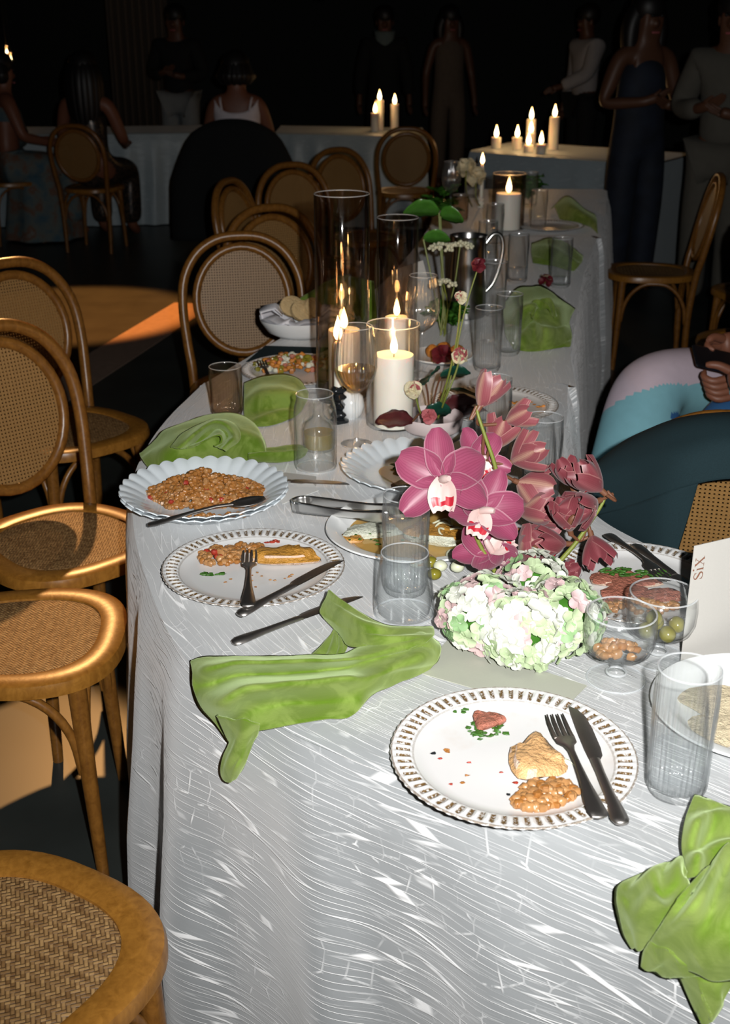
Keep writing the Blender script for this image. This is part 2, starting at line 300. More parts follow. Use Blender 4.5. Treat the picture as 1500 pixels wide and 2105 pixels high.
# ------------------------------------------------------------------ mesh kit
class G:
    def __init__(s): s.v = []; s.f = []; s.uv = {}; s.mi = {}
    def grid(s, rows, cu=False, cv=False, uv=None, mi=0):
        b = len(s.v); nr, nc = len(rows), len(rows[0])
        for r in rows: s.v += [tuple(p) for p in r]
        for i in range(nr if cu else nr - 1):
            for j in range(nc if cv else nc - 1):
                i2, j2 = (i+1) % nr, (j+1) % nc
                s.f.append((b+i*nc+j, b+i*nc+j2, b+i2*nc+j2, b+i2*nc+j)); k = len(s.f) - 1
                if uv: s.uv[k] = [uv[i][j], uv[i][j2], uv[i2][j2], uv[i2][j]]
                if mi: s.mi[k] = mi
        return s
    def fan(s, ring, c=None, flip=False, mi=0):
        b = len(s.v); n = len(ring); s.v += [tuple(p) for p in ring]
        c = c if c is not None else sum((Vector(p) for p in ring), Vector())/n
        s.v.append(tuple(c))
        for j in range(n):
            a = (b+j, b+(j+1) % n, b+n); s.f.append(a[::-1] if flip else a)
            if mi: s.mi[len(s.f)-1] = mi
        return s
    def tube(s, pts, r, n=8, closed=False, cap=True, flat=1.0, mi=0):
        P = [Vector(p) for p in pts]; m = len(P)
        R = r if isinstance(r, (list, tuple)) else [r]*m
        T = []
        for i in range(m):
            a = P[(i-1) % m] if (closed or i > 0) else P[i]
            b = P[(i+1) % m] if (closed or i < m-1) else P[i]
            d = b - a; T.append(d.normalized() if d.length > 1e-9 else Vector((0, 0, 1)))
        up = Vector((0, 0, 1)) if abs(T[0].z) < 0.9 else Vector((1, 0, 0))
        N = (up - T[0]*up.dot(T[0])).normalized(); rows = []
        for i in range(m):
            N = (N - T[i]*N.dot(T[i]))
            N = N.normalized() if N.length > 1e-6 else T[i].orthogonal().normalized()
            B = T[i].cross(N)
            rows.append([P[i] + (N*math.cos(a)*flat + B*math.sin(a))*R[i] for a in [2*PI*k/n for k in range(n)]])
        s.grid(rows, cu=closed, cv=True, mi=mi)
        if cap and not closed:
            s.fan(rows[0], flip=True, mi=mi); s.fan(rows[-1], mi=mi)
        return s
    def lathe(s, prof, n=32, mod=None, c=(0, 0, 0), mi=0):
        rows = []
        for r, z in prof:
            row = []
            for k in range(n):
                a = 2*PI*k/n; rr, zz = (mod(r, z, a) if mod else (r, z))
                row.append((c[0] + rr*math.cos(a), c[1] + rr*math.sin(a), c[2] + zz))
            rows.append(row)
        return s.grid(rows, cv=True, mi=mi)
    def box(s, c, d, rot=0, mi=0):
        x, y, z = (q/2 for q in d); b = len(s.v); ca, sa = math.cos(rot), math.sin(rot)
        for sx, sy, sz in ((-1,-1,-1),(1,-1,-1),(1,1,-1),(-1,1,-1),(-1,-1,1),(1,-1,1),(1,1,1),(-1,1,1)):
            px, py = sx*x, sy*y; s.v.append((c[0]+px*ca-py*sa, c[1]+px*sa+py*ca, c[2]+sz*z))
        for q in ((3,2,1,0),(4,5,6,7),(0,1,5,4),(1,2,6,5),(2,3,7,6),(3,0,4,7)):
            s.f.append(tuple(b+i for i in q))
            if mi: s.mi[len(s.f)-1] = mi
        return s
    def blob(s, c, r, n=8, m=5, jit=0.0, sq=(1, 1, 1), seed=0, mi=0):
        rows = []
        for i in range(m+1):
            th = PI*i/m; row = []
            for k in range(n):
                a = 2*PI*k/n; d = Vector((math.sin(th)*math.cos(a), math.sin(th)*math.sin(a), math.cos(th)))
                q = 1 + jit*noise.noise(d*1.7 + Vector((seed*3.1, seed*1.7, seed)))
                row.append((c[0]+d.x*r*sq[0]*q, c[1]+d.y*r*sq[1]*q, c[2]+d.z*r*sq[2]*q))
            rows.append(row)
        return s.grid(rows, cv=True, mi=mi)
    def xf(s, M):
        s.v = [tuple(M @ Vector(p)) for p in s.v]; return s
    def mesh(s, name, mats, smooth=True, ang=50):
        me = bpy.data.meshes.new(name); me.from_pydata(s.v, [], s.f); me.validate(verbose=False)
        for m in (mats if isinstance(mats, (list, tuple)) else [mats]): me.materials.append(MATS[m])
        if s.uv and len(me.polygons) == len(s.f):
            ul = me.uv_layers.new(name='UVMap'); dat = [0.0]*(2*len(me.loops))
            for k, q in s.uv.items():
                ls = me.polygons[k].loop_start
                for j, c in enumerate(q): dat[2*(ls+j)] = c[0]; dat[2*(ls+j)+1] = c[1]
            ul.data.foreach_set('uv', dat)
        if s.mi and len(me.polygons) == len(s.f):
            for k, i in s.mi.items(): me.polygons[k].material_index = i
        me.polygons.foreach_set('use_smooth', [smooth]*len(me.polygons))
        bm = bmesh.new(); bm.from_mesh(me); bmesh.ops.remove_doubles(bm, verts=bm.verts, dist=1e-6)
        bmesh.ops.recalc_face_normals(bm, faces=bm.faces); bm.to_mesh(me); bm.free()
        if smooth: me.set_sharp_from_angle(angle=math.radians(ang))
        me.update(); return me
    def obj(s, name, mats, parent=None, smooth=True, ang=50, **kw):
        return link(name, s.mesh(name, mats, smooth, ang), parent, **kw)

def link(name, data, parent=None, loc=None, rot=None):
    o = bpy.data.objects.new(name, data); COL.objects.link(o)
    if parent: o.parent = parent
    if loc is not None: o.location = loc
    if rot is not None: o.rotation_euler = rot
    return o
def tag(o, label=None, cat=None, group=None, kind=None):
    for k, v in (('label', label), ('category', cat), ('group', group), ('kind', kind)):
        if v: o[k] = v
    return o
def thing(name, label, cat, loc=(0, 0, 0), rz=0, group=None):
    return tag(link(name, None, None, loc, (0, 0, rz)), label, cat, group)
def dup(root, loc, rz, label=None, group=None):
    def cp(o, par):
        c = o.copy(); COL.objects.link(c); c.parent = par
        for ch in o.children: cp(ch, c)
        return c
    r = cp(root, None); r.location = loc; r.rotation_euler = (r.rotation_euler[0], r.rotation_euler[1], rz)
    tag(r, label, None, group); return r
def solid(o, th, off=0.0):
    m = o.modifiers.new('thickness', 'SOLIDIFY'); m.thickness = th; m.offset = off; return o

# ================================================================== THE SETTING
g = G(); g.grid([[(-9, -3, 0), (9, -3, 0)], [(-9, 17, 0), (9, 17, 0)]]); tag(g.obj('floor', 'dark_stone', smooth=False), 'dark polished floor of the dim hall', 'floor', kind='structure')
g = G().box((0, 17.1, 2.2), (18.4, 0.2, 4.4)); tag(g.obj('wall_back', 'wall_dark', smooth=False), 'dark rear wall of the hall', 'wall', kind='structure')
g = G().box((-9.1, 7, 2.2), (0.2, 20, 4.4)); tag(g.obj('wall_left', 'wall_dark', smooth=False), 'dark side wall beyond the dance floor', 'wall', kind='structure')
g = G().box((9.1, 7, 2.2), (0.2, 20, 4.4)); tag(g.obj('wall_right', 'wall_dark', smooth=False), 'dark side wall behind the standing guests', 'wall', kind='structure')
g = G().box((0, 7, 4.5), (18.4, 20.2, 0.2)); tag(g.obj('ceiling', 'wall_dark', smooth=False), 'dark ceiling of the hall', 'ceiling', kind='structure')
a, b = at(60, 838, 0), at(400, 625, 0); d = (b - a); L = d.length
g = G().box((0, 0, 0.002), (L, 0.26, 0.004)); tag(g.obj('trim_1', 'floor_strip', smooth=False, loc=(a+b)/2, rot=(0, 0, math.atan2(d.y, d.x))), 'pale brown floor strip running along the dance floor edge', 'floor strip', kind='structure')

# ================================================================== TABLES AND CLOTHS
TOPS = []
def in_poly(p, poly):
    c = False; n = len(poly)
    for i in range(n):
        a, b = poly[i], poly[(i+1) % n]
        if (a.y > p.y) != (b.y > p.y) and p.x < (b.x-a.x)*(p.y-a.y)/(b.y-a.y) + a.x: c = not c
    return c
def edge_dist(p, poly):
    best = 9
    n = len(poly)
    for i in range(n):
        a, b = poly[i], poly[(i+1) % n]; ab = V(b.x-a.x, b.y-a.y); ap = V(p.x-a.x, p.y-a.y)
        t = max(0, min(1, ap.dot(ab)/max(ab.dot(ab), 1e-9))); best = min(best, (ap - ab*t).length)
    return -best if in_poly(p, poly) else best
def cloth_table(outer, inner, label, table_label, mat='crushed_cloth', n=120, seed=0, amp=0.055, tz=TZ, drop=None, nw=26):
    """cloth lofted between two long edges (world xy), falling to the floor all round; the table stands under it"""
    O = crom([V(*p, 0) for p in outer], n); I = crom([V(*p, 0) for p in inner], n)
    u = [0.0]
    for i in range(1, n+1): u.append(u[-1] + (O[i]-O[i-1]).length)
    W = (O[n//2] - I[n//2]).length
    rows, uvs = [], []
    for i in range(n+1):
        r, q = [], []
        for j in range(nw+1):
            t = j/nw; p = O[i].lerp(I[i], t)
            ed = min(t, 1-t)*W
            z = tz - (0.010*(1 - min(1, ed/0.012))**2) + 0.0012*noise.noise(V(p.x*7, p.y*7, seed))
            r.append((p.x, p.y, z)); q.append((u[i], t*W))
        rows.append(r); uvs.append(q)
    g = G().grid(rows, uv=uvs)
    # skirt round the closed outline: outer edge, far end, inner edge back, near end
    ring = [(p, (u[i], 0.0)) for i, p in enumerate(O)] + [(O[n].lerp(I[n], j/nw), (u[n], j/nw*W)) for j in range(1, nw)] + \
           [(I[i], (u[i], W)) for i in range(n, -1, -1)] + [(I[0].lerp(O[0], j/nw), (0.0, W - j/nw*W)) for j in range(1, nw)]
    m = len(ring); cen = sum((p for p, _ in ring), Vector())/m
    dp = tz - 0.012 if drop is None else drop
    ND = 22; rows, uvs = [], []
    arc = 0; arcs = []
    for k in range(m):
        arcs.append(arc); arc += (ring[(k+1) % m][0] - ring[k][0]).length
    area = sum(ring[k][0].x*ring[(k+1) % m][0].y - ring[(k+1) % m][0].x*ring[k][0].y for k in range(m))
    sgn = 1 if area > 0 else -1
    for d in range(ND+1):
        f = d/ND; r, q = [], []
        for k in range(m):
            tn = (ring[(k+2) % m][0] - ring[(k-2) % m][0]).normalized(); nr = V(tn.y, -tn.x, 0)*sgn
            s = arcs[k]
            ph = s*23 + 3.4*noise.noise(V(s*1.7, seed*3.3, f*0.5)) + 1.2*math.sin(s*2.3 + seed)
            fold = 0.5 + 0.5*math.sin(ph); fold = fold**1.8
            wob = noise.noise(V(s*3.0, f*2.5, seed+5.0))
            off = 0.012*min(1, f*12) + (amp*(.25 + .9*max(0, .5 + noise.noise(V(s*2.1, 7.7, seed))))*fold*min(1, f*1.6)**0.9 + 0.010*wob*min(1, f*3)) + 0.03*f
            off = max(off, 0.006*min(1, f*20))
            if n < k < n + nw or k > 2*n + nw: off = 0.001
            p = ring[k][0] + nr*off
            z = tz - 0.010 - f*dp if d else tz - 0.010
            r.append((p.x, p.y, max(z, 0.008))); q.append((ring[k][1][0], ring[k][1][1] + (-f*dp if ring[k][1][1] < W/2 else f*dp)))
        rows.append(r); uvs.append(q)
    g.grid(rows, cv=True, uv=[x for x in uvs])
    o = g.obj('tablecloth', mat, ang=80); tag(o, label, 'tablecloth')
    TOPS.append([p for p, _ in ring])
    t = thing('banquet_table', table_label, 'table', (cen.x, cen.y, 0))
    k = G(); ins = []
    sh = lambda p: p + (cen - p).normalized()*0.02
    a_ = [[V(*sh(O[i].lerp(I[i], j/4)).xy, 0) - V(cen.x, cen.y, 0) for j in range(5)] for i in range(0, n+1, 4)]
    k.grid([[(p.x, p.y, tz-0.014) for p in r] for r in a_]); k.grid([[(p.x, p.y, tz-0.040) for p in r][::-1] for r in a_])
    top = k.obj('tabletop', 'seat_wood', t, smooth=False)
    for i in (6, n-6):
        for q in (0.15, 0.85):
            p = O[i].lerp(I[i], q) - cen; G().tube([(p.x, p.y, 0), (p.x, p.y, tz-0.038)], 0.02, 8).obj('leg', 'dark_steel', t)
    return o
outer1 = [(0.90, 0.50), (0.62, 0.71), (0.365, 0.915), (0.269, 1.002), (0.085, 1.133), (-0.03, 1.213), (-0.105, 1.272), (-0.20, 1.372), (-0.268, 1.480), (-0.325, 1.62), (-0.395, 1.844), (-0.450, 2.098), (-0.466, 2.30), (-0.452, 2.55), (-0.405, 2.84)]
inner1 = [(1.40, 1.20), (1.10, 1.28), (0.84, 1.44), (0.69, 1.57), (0.56, 1.745), (0.48, 1.86), (0.43, 1.96), (0.41, 2.08), (0.41, 2.2), (0.42, 2.32), (0.435, 2.42), (0.455, 2.52), (0.475, 2.62), (0.49, 2.72), (0.51, 2.83)]
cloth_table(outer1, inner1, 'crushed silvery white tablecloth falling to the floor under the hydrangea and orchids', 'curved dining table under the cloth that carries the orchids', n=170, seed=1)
outer2 = [(-0.412, 2.81), (-0.325, 3.06), (-0.258, 3.25), (-0.17, 3.46), (-0.03, 3.75), (0.10, 4.25), (0.24, 5.0)]
inner2 = [(0.525, 2.80), (0.56, 3.10), (0.60, 3.30), (0.65, 3.55), (0.73, 3.95), (0.83, 4.4), (0.98, 5.0)]
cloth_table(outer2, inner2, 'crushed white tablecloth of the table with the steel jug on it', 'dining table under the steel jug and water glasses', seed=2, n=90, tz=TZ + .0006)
outer3 = [(0.24, 5.01), (0.30, 5.4), (0.34, 5.8), (0.46, 6.2), (0.56, 6.55)]
inner3 = [(1.00, 5.01), (1.08, 5.4), (1.17, 5.8), (1.25, 6.2), (1.32, 6.55)]
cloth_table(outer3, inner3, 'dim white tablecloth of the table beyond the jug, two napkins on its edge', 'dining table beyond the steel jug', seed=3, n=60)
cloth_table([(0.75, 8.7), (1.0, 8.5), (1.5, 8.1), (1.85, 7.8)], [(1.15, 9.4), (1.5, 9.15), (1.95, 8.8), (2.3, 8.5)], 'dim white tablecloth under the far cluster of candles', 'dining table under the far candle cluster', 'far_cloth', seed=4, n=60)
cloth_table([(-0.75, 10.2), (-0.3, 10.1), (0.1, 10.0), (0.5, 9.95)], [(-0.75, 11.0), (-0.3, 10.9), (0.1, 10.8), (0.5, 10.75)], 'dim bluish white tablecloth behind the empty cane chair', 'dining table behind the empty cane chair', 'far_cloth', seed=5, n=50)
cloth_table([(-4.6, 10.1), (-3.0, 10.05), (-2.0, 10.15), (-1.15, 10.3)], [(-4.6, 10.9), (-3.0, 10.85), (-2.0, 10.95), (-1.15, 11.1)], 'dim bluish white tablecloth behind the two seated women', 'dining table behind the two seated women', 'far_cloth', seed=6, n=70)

# ================================================================== CHAIRS
def lean(z): return -0.195 - max(0, z-0.46)*0.20
def make_chair():
    t = thing('bentwood_chair', 'x', 'chair')
    half = [(-0.185, 0.172, 0.0), (-0.178, 0.178, 0.25), (lean(.46), 0.185, 0.46), (lean(.56), 0.196, 0.56), (lean(.68), 0.205, 0.68), (lean(.78), 0.195, 0.78), (lean(.86), 0.150, 0.86), (lean(.905), 0.080, 0.905), (lean(.915), 0.0, 0.915)]
    path = half + [(x, -y, z) for x, y, z in half[-2::-1]]
    pts = crom(path, 60); G().tube(pts, [0.013 if p.z < 0.12 else 0.0165 for p in pts], 10).obj('back_frame', 'bentwood', t)
    ring = [(lean(.705 + .175*math.sin(a)) + 0.004, 0.158*math.cos(a), 0.705 + 0.175*math.sin(a)) for a in [2*PI*k/40 for k in range(40)]]
    G().tube(ring, 0.0145, 10, closed=True).obj('back_ring', 'bentwood', t)
    g = G(); pit = 0.0088
    for k in range(-17, 18):
        y = k*pit; h = 1 - (y/0.150)**2
        if h > 0.02:
            h = 0.168*math.sqrt(h); z0, z1 = 0.705-h, 0.705+h
            g.grid([[(lean(z)+0.003+q*0.0016, y-0.0026, z), (lean(z)+0.003+q*0.0016, y+0.0026, z)] for z, q in ((z0, 1), ((z0+z1)/2, 1), (z1, 1))])
    for k in range(-19, 20):
        z = 0.705 + k*pit; h = 1 - (k*pit/0.168)**2
        if h > 0.02:
            h = 0.150*math.sqrt(h); g.grid([[(lean(z-0.0026)+0.0025, -h, z-0.0026), (lean(z-.0026)+0.0025, h, z-0.0026)], [(lean(z+.0026)+0.0025, -h, z+0.0026), (lean(z+.0026)+0.0025, h, z+0.0026)]])
    o = g.obj('cane_panel', 'cane', t, smooth=False); solid(o, 0.0014); o['kind'] = 'stuff'
    def sup(a, rx, ry):
        c, s_ = math.cos(a), math.sin(a); e = 2/2.6
        x = rx*math.copysign(abs(c)**e, c); y = ry*math.copysign(abs(s_)**e, s_)*(1 + 0.08*x/0.2)
        return x, y
    N = 56; rows = []
    for (q, z) in ((1, .438), (1.0, .452), (0.985, .463), (0.95, .467), (0.80, .467), (0.755, .464), (0.75, .446), (0.75, .438)):
        rows.append([(*sup(2*PI*k/N, 0.218*q if q > .9 else 0.218*q, 0.205*q), z) for k in range(N)])
    G().grid(rows, cu=True, cv=True).obj('seat_frame', 'seat_wood', t, ang=40)
    rows = [[(*sup(2*PI*k/N, 0.218*q, 0.205*q), z) for k in range(N)] for q, z in ((0.755, .4595), (0.72, .4615), (0.5, .458), (0.25, .456))]
    g = G().grid(rows, cv=True); g.fan(rows[-1]); g.obj('seat_panel', 'rattan', t)
    for s in (-1, 1):
        G().tube([(0.140, s*0.148, 0.445), (0.146, s*0.154, 0.25), (0.156, s*0.164, 0.0)], [0.019, 0.016, 0.012], 10).obj('leg', 'bentwood', t)
    def arch(a, b, zt=0.428):
        a, b = Vector(a), Vector(b); m = (a+b)/2; d = (b-a)
        pts = [a + d*0.03, a + d*0.07 + V(0, 0, .08), a + d*0.17 + V(0, 0, (zt-a.z)*0.75), a + d*0.33 + V(0, 0, (zt-a.z)*0.96), V(m.x, m.y, zt), b - d*0.33 + V(0, 0, (zt-b.z)*0.96), b - d*0.17 + V(0, 0, (zt-b.z)*0.75), b - d*0.07 + V(0, 0, .08), b - d*0.03]
        G().tube(crom(pts, 26), 0.0095, 8).obj('arch_brace', 'bentwood', t)
    fl, fr, rl, rr = (0.146, 0.154, 0.24), (0.146, -0.154, 0.24), (-0.178, 0.176, 0.24), (-0.178, -0.176, 0.24)
    arch(fl, fr); arch(fl, rl); arch(fr, rr); arch(rl, rr)
    return t
R = math.radians
chair0 = make_chair()
chairs = [  # x, y, facing degrees, label
    (-0.490, 1.150, 60, 'cane seat chair half tucked under the hanging green napkin end of the table'),
    (-0.69, 2.03, 4, 'cane bentwood chair with warm light across its woven seat, beside the plate of grains'),
    (-0.70, 2.50, -46, 'cane bentwood chair turned aside behind the chair with the warm lit seat'),
    (-0.88, 3.31, -46, 'bentwood chair standing away from the table on the warm lit floor'),
    (-0.375, 3.73, -80, 'bentwood chair with oval cane back beside the bread basket'),
    (-0.235, 4.42, -60, 'bentwood chair right behind the tall glass cylinder candle'),
    (-0.36, 5.42, -20, 'bentwood chair turned edge on in the row behind the tall candle cylinder'),
    (-0.24, 5.95, -60, 'bentwood chair in the middle of the row behind the tall candle cylinder'),
    (0.0, 6.75, -55, 'bentwood chair farthest along the row behind the tall candle cylinder'),
    (0.29, 8.75, 90, 'dark cane chair standing empty in front of the bluish white far table'),
    (0.755, 2.285, 75, 'cane back chair with a dark teal jacket hung over it'),
    (1.40, 5.75, 172, 'bentwood chair standing sideways near the man in the beige suit'),
    (1.80, 5.25, 100, 'bentwood chair with low arched brace in the dark by the man in beige'),
    (1.50, 4.35, 110, 'bentwood chair in the shadow just behind the person in colour block trousers'),
    (1.27, 3.46, 215, 'bentwood chair under the person in colour block trousers'),
    (-0.95, 9.15, 90, 'chair under the black coat and the woman in the white top'),
    (-2.03, 9.0, 80, 'bentwood chair under the long haired woman in the sequin dress'),
    (-2.74, 9.35, 30, 'chair under the woman in the pale floral dress'),
]
for i, (x, y, a, lb) in enumerate(chairs):
    o = chair0 if i == 0 else dup(chair0, (x, y, 0), R(a), lb)
    o.location = (x, y, 0); o.rotation_euler = (0, 0, R(a)); tag(o, lb, 'chair', 'bentwood cane chairs')

# ================================================================== TABLEWARE
def on(px, py, h=0.0): return at(px, py, TZ + h)
# ---- plates
def plate_mesh():
    prof = [(0.0, .006), (.05, .006), (.10, .0065), (.112, .009), (.119, .0125), (.122, .014), (.126, .0150), (.131, .0155), (.136, .0160), (.140, .0165), (.143, .0170), (.1465, .0172), (.1475, .0155), (.143, .0135), (.118, .007), (.10, .0012), (.0, .0012)]
    def mod(r, z, a):
        if .1235 < r < .1415 and z > .0145: z += 0.0016*math.cos(66*a)
        if r > .1450: r += 0.0007*math.cos(66*a)
        return r, z
    return G().lathe(prof, 264, mod).mesh('plate_body', 'rim_glaze')
PLATE = plate_mesh()
def rim_plate(px, py, label, h=0.0, rz=0):
    p = on(px, py, h); return tag(link('dinner_plate', PLATE, None, (p.x, p.y, TZ + h), (0, 0, rz)), label, 'plate', 'brown beaded rim plates')
rim_plate(1053, 1568, 'brown beaded rim plate with roast chicken slice and grains under crossed cutlery')
rim_plate(522, 1180, 'brown beaded rim plate with golden chicken piece beside the grain platter')
rim_plate(1312, 1212, 'brown beaded rim plate with beef slices behind the stemmed glass dishes')
rim_plate(615, 770, 'brown beaded rim plate heaped with leftovers beside the bread basket')
rim_plate(1015, 842, 'brown beaded rim plate with orange crumbs behind the pink flower bowl')
rim_plate(1130, 470, 'brown beaded rim plate among napkins on the table beyond the jug')
def scallop_mesh(R=0.15, n=32):
    prof = [(0, .006), (R*.5, .006), (R*.66, .008), (R*.74, .013), (R*.84, .022), (R*.94, .029), (R, .0315), (R*1.005, .0295), (R*.94, .0255), (R*.84, .018), (R*.72, .008), (R*.6, .0), (0, .0)]
    def mod(r, z, a):
        k = max(0, (r/R - .66)/.34); w = abs(math.cos(n/2*a))
        return r*(1 + 0.028*k*w), z + 0.0045*k*w
    return G().lathe(prof, n*8, mod).mesh('scalloped_body', 'pale_glaze')
SCAL = scallop_mesh(0.150)
p = on(422, 1040); tag(link('scalloped_plate', SCAL, None, p), 'lower pale blue scalloped plate of the stack under the grains', 'plate', 'scalloped plates')
tag(link('scalloped_plate', SCAL, None, (p.x, p.y, TZ + .0075), (0, 0, .05)), 'upper pale blue scalloped plate piled with brown grains', 'plate', 'scalloped plates')
p = on(862, 985); tag(link('scalloped_plate', SCAL, None, p), 'pale blue scalloped plate with sauce behind the magenta orchid', 'plate', 'scalloped plates')
SC2 = p.copy()
def round_platter(c, R, label):
    t = thing('serving_platter', label, 'platter', c)
    G().lathe([(0, .007), (R*.70, .007), (R*.76, .010), (R*.84, .020), (R*.90, .0235), (R, .025), (R*1.004, .022), (R*.88, .017), (R*.76, .002), (R*.7, 0), (0, 0)], 64, lambda r, z, a: (r*(1 + .03*math.cos(2*a)), z)).obj('dish', 'porcelain', t)
    return t
PLAT = on(851, 1108)
t = round_platter(PLAT, 0.148, 'white platter of fish in amber sauce behind the ribbed water glass')
G().lathe([(0, .0125), (.09, .0125), (.114, .0125)], 48).obj('sauce', 'sauce', t)
WPL = V(0.505, 1.275, TZ)
round_platter(WPL, 0.135, 'plain white plate with flatbread scraps beside the ribbed glass near the card')
# ---- cutlery (lies along +x, handle at x<0)
def loft(g, secs, n=10, mi=0):
    rows = [[(x, yo + w*math.cos(a), zo + h*math.sin(a)) for a in [2*PI*k/n for k in range(n)]] for x, w, h, zo, yo in secs]
    g.grid(rows, cv=True, mi=mi); g.fan(rows[0], flip=True, mi=mi); g.fan(rows[-1], mi=mi); return g
def cut_meshes():
    kn_h = loft(G(), [(-.115, .002, .0015, .003, 0), (-.113, .0075, .0035, .003, 0), (-.105, .0105, .0045, .004, 0), (-.09, .010, .0045, .004, 0), (-.06, .0068, .0040, .004, 0), (-.02, .0055, .0038, .004, 0), (.0, .0060, .0036, .004, 0), (.008, .0062, .0026, .0035, 0)]).mesh('handle', 'dark_steel')
    kn_b = loft(G(), [(.006, .0062, .0014, .0035, 0), (.014, .0088, .0012, .0035, .002), (.03, .0100, .0011, .0035, .0026), (.07, .0100, .0010, .0034, .0026), (.098, .0088, .0009, .0033, .0016), (.114, .0055, .0008, .0032, -.0012), (.122, .001, .0006, .0032, -.0050)]).mesh('blade', 'dark_steel')
    fk_h = loft(G(), [(-.105, .002, .0012, .0025, 0), (-.103, .009, .0022, .0028, 0), (-.094, .0115, .0026, .003, 0), (-.075, .0098, .0026, .004, 0), (-.045, .0058, .0026, .0065, 0), (-.01, .0036, .0026, .0085, 0), (.015, .0036, .0024, .0085, 0), (.026, .006, .0020, .0075, 0), (.034, .0115, .0015, .006, 0), (.046, .0125, .0013, .0045, 0), (.050, .0125, .0012, .0042, 0)]).mesh('handle', 'dark_steel')
    g = G()
    for k in range(4):
        y = (k-1.5)*.0070
        loft(g, [(.047, .0024, .0011, .0044, y), (.062, .0021, .0011, .0030, y), (.082, .0019, .0010, .0036, y), (.096, .0010, .0008, .0060, y*.94)], 8)
    fk_t = g.mesh('tines', 'dark_steel')
    sp_h = loft(G(), [(-.12, .002, .0012, .0025, 0), (-.118, .008, .0022, .0028, 0), (-.105, .0105, .0026, .003, 0), (-.08, .0085, .0026, .005, 0), (-.04, .0050, .0026, .009, 0), (.0, .0038, .0026, .011, 0), (.03, .0042, .0024, .009, 0)]).mesh('handle', 'dark_steel')
    rows = []
    for i in range(9):
        x = .026 + .062*i/8; w = .0195*math.sin(PI*min(1, (i+.35)/8.7))**.55
        rows.append([(x, w*q, .0085 - .0075*(1-q*q)*math.sin(PI*(i+.3)/8.6)) for q in [j/4-1 for j in range(9)]])
    sp_b = G().grid(rows).mesh('spoon_bowl', 'dark_steel')
    return kn_h, kn_b, fk_h, fk_t, sp_h, sp_b
KH, KB, FH, FT, SH, SB = cut_meshes()
def cutlery(kind, tip, end, label, grp, roll=0):
    """tip and end are world points of business end and handle end"""
    tip, end = Vector(tip), Vector(end); d = (tip - end)
    M_ = Matrix.Translation((tip + end)/2) @ d.to_track_quat('X', 'Z').to_matrix().to_4x4() @ Matrix.Rotation(roll, 4, 'X')
    o = thing(kind, label, kind.split('_')[-1], group=grp); o.matrix_world = M_
    parts = {'table_knife': (('handle', KH), ('blade', KB)), 'table_fork': (('handle', FH), ('tines', FT)), 'serving_spoon': (('handle', SH), ('spoon_bowl', SB))}[kind]
    for n_, m_ in parts:
        c = link(n_, m_, o)
        if n_ == 'spoon_bowl': solid(c, .0012)
    return o
cutlery('table_fork', on(1133, 1462, .024), on(1236, 1695, .022), 'dark fork resting on the plate with the roast chicken slice', 'dark steel cutlery')
cutlery('table_knife', on(1178, 1448, .022), on(1283, 1698, .020), 'dark knife lying beside the fork on the roast chicken plate', 'dark steel cutlery', PI)
cutlery('table_fork', on(514, 1135, .023), on(510, 1248, .026), 'dark fork with handle over the knife on the golden chicken plate', 'dark steel cutlery')
cutlery('table_knife', on(694, 1158, .020), on(492, 1268, .017), 'dark knife resting across the rim of the golden chicken plate', 'dark steel cutlery')
cutlery('table_knife', on(742, 1228, .003), on(468, 1330, .003), 'dark knife on the cloth with its blade under the green napkin', 'dark steel cutlery')
cutlery('table_fork', on(1365, 1192, .024), on(1262, 1112, .022), 'black looking fork on the beef plate, handle over the rim', 'dark steel cutlery')
cutlery('table_knife', on(1432, 1220, .022), on(1332, 1146, .022), 'black looking knife on the beef plate beside its fork', 'dark steel cutlery')
cutlery('serving_spoon', on(565, 1028, .050), on(322, 1078, .033), 'serving spoon resting in the pile of grains on the scalloped plate', 'dark steel cutlery')
cutlery('table_knife', on(660, 995, .006), on(520, 990, .006), 'knife lying over the small name card behind the grains', 'dark steel cutlery')
cutlery('serving_spoon', on(870, 965, .022), on(945, 903, .040), 'dark spoon leaning on the scalloped plate behind the magenta orchid', 'dark steel cutlery')
cutlery('table_fork', on(534, 738, .026), on(562, 800, .020), 'fork upright tined on the leftovers plate by the bread basket', 'dark steel cutlery')
# ---- tongs
def tongs():
    a, b = on(606, 1050, .004), on(800, 1072, .030)
    t = thing('serving_tongs', 'polished steel serving tongs resting on the fish platter', 'tongs')
    d = (b - a).normalized(); t.matrix_world = Matrix.Translation(a) @ d.to_track_quat('X', 'Z').to_matrix().to_4x4()
    def strip(pts, w):
        rows = []
        for i, p in enumerate(pts):
            rows.append([(p[0], p[1], p[2] + w[i]*q) for q in (-1, -.5, 0, .5, 1)])
        return rows
    bend = [(.016 - .016*math.cos(x), .017*math.sin(x), .014) for x in [PI/2*(k/5-1) for k in range(11)]]
    o = G().grid(strip(bend, [.011]*11)).obj('spring_bend', 'polished_steel', t); solid(o, .0016)
    for s in (-1, 1):
        pts = [(.016 + .20*k/12, s*(.017 + .004*math.sin(PI*k/12)), .014) for k in range(13)]
        o = G().grid(strip(pts, [.011, .011, .0105, .010, .009, .0085, .008, .008, .008, .009, .011, .013, .012])).obj('arm', 'polished_steel', t); solid(o, .0016)
tongs()
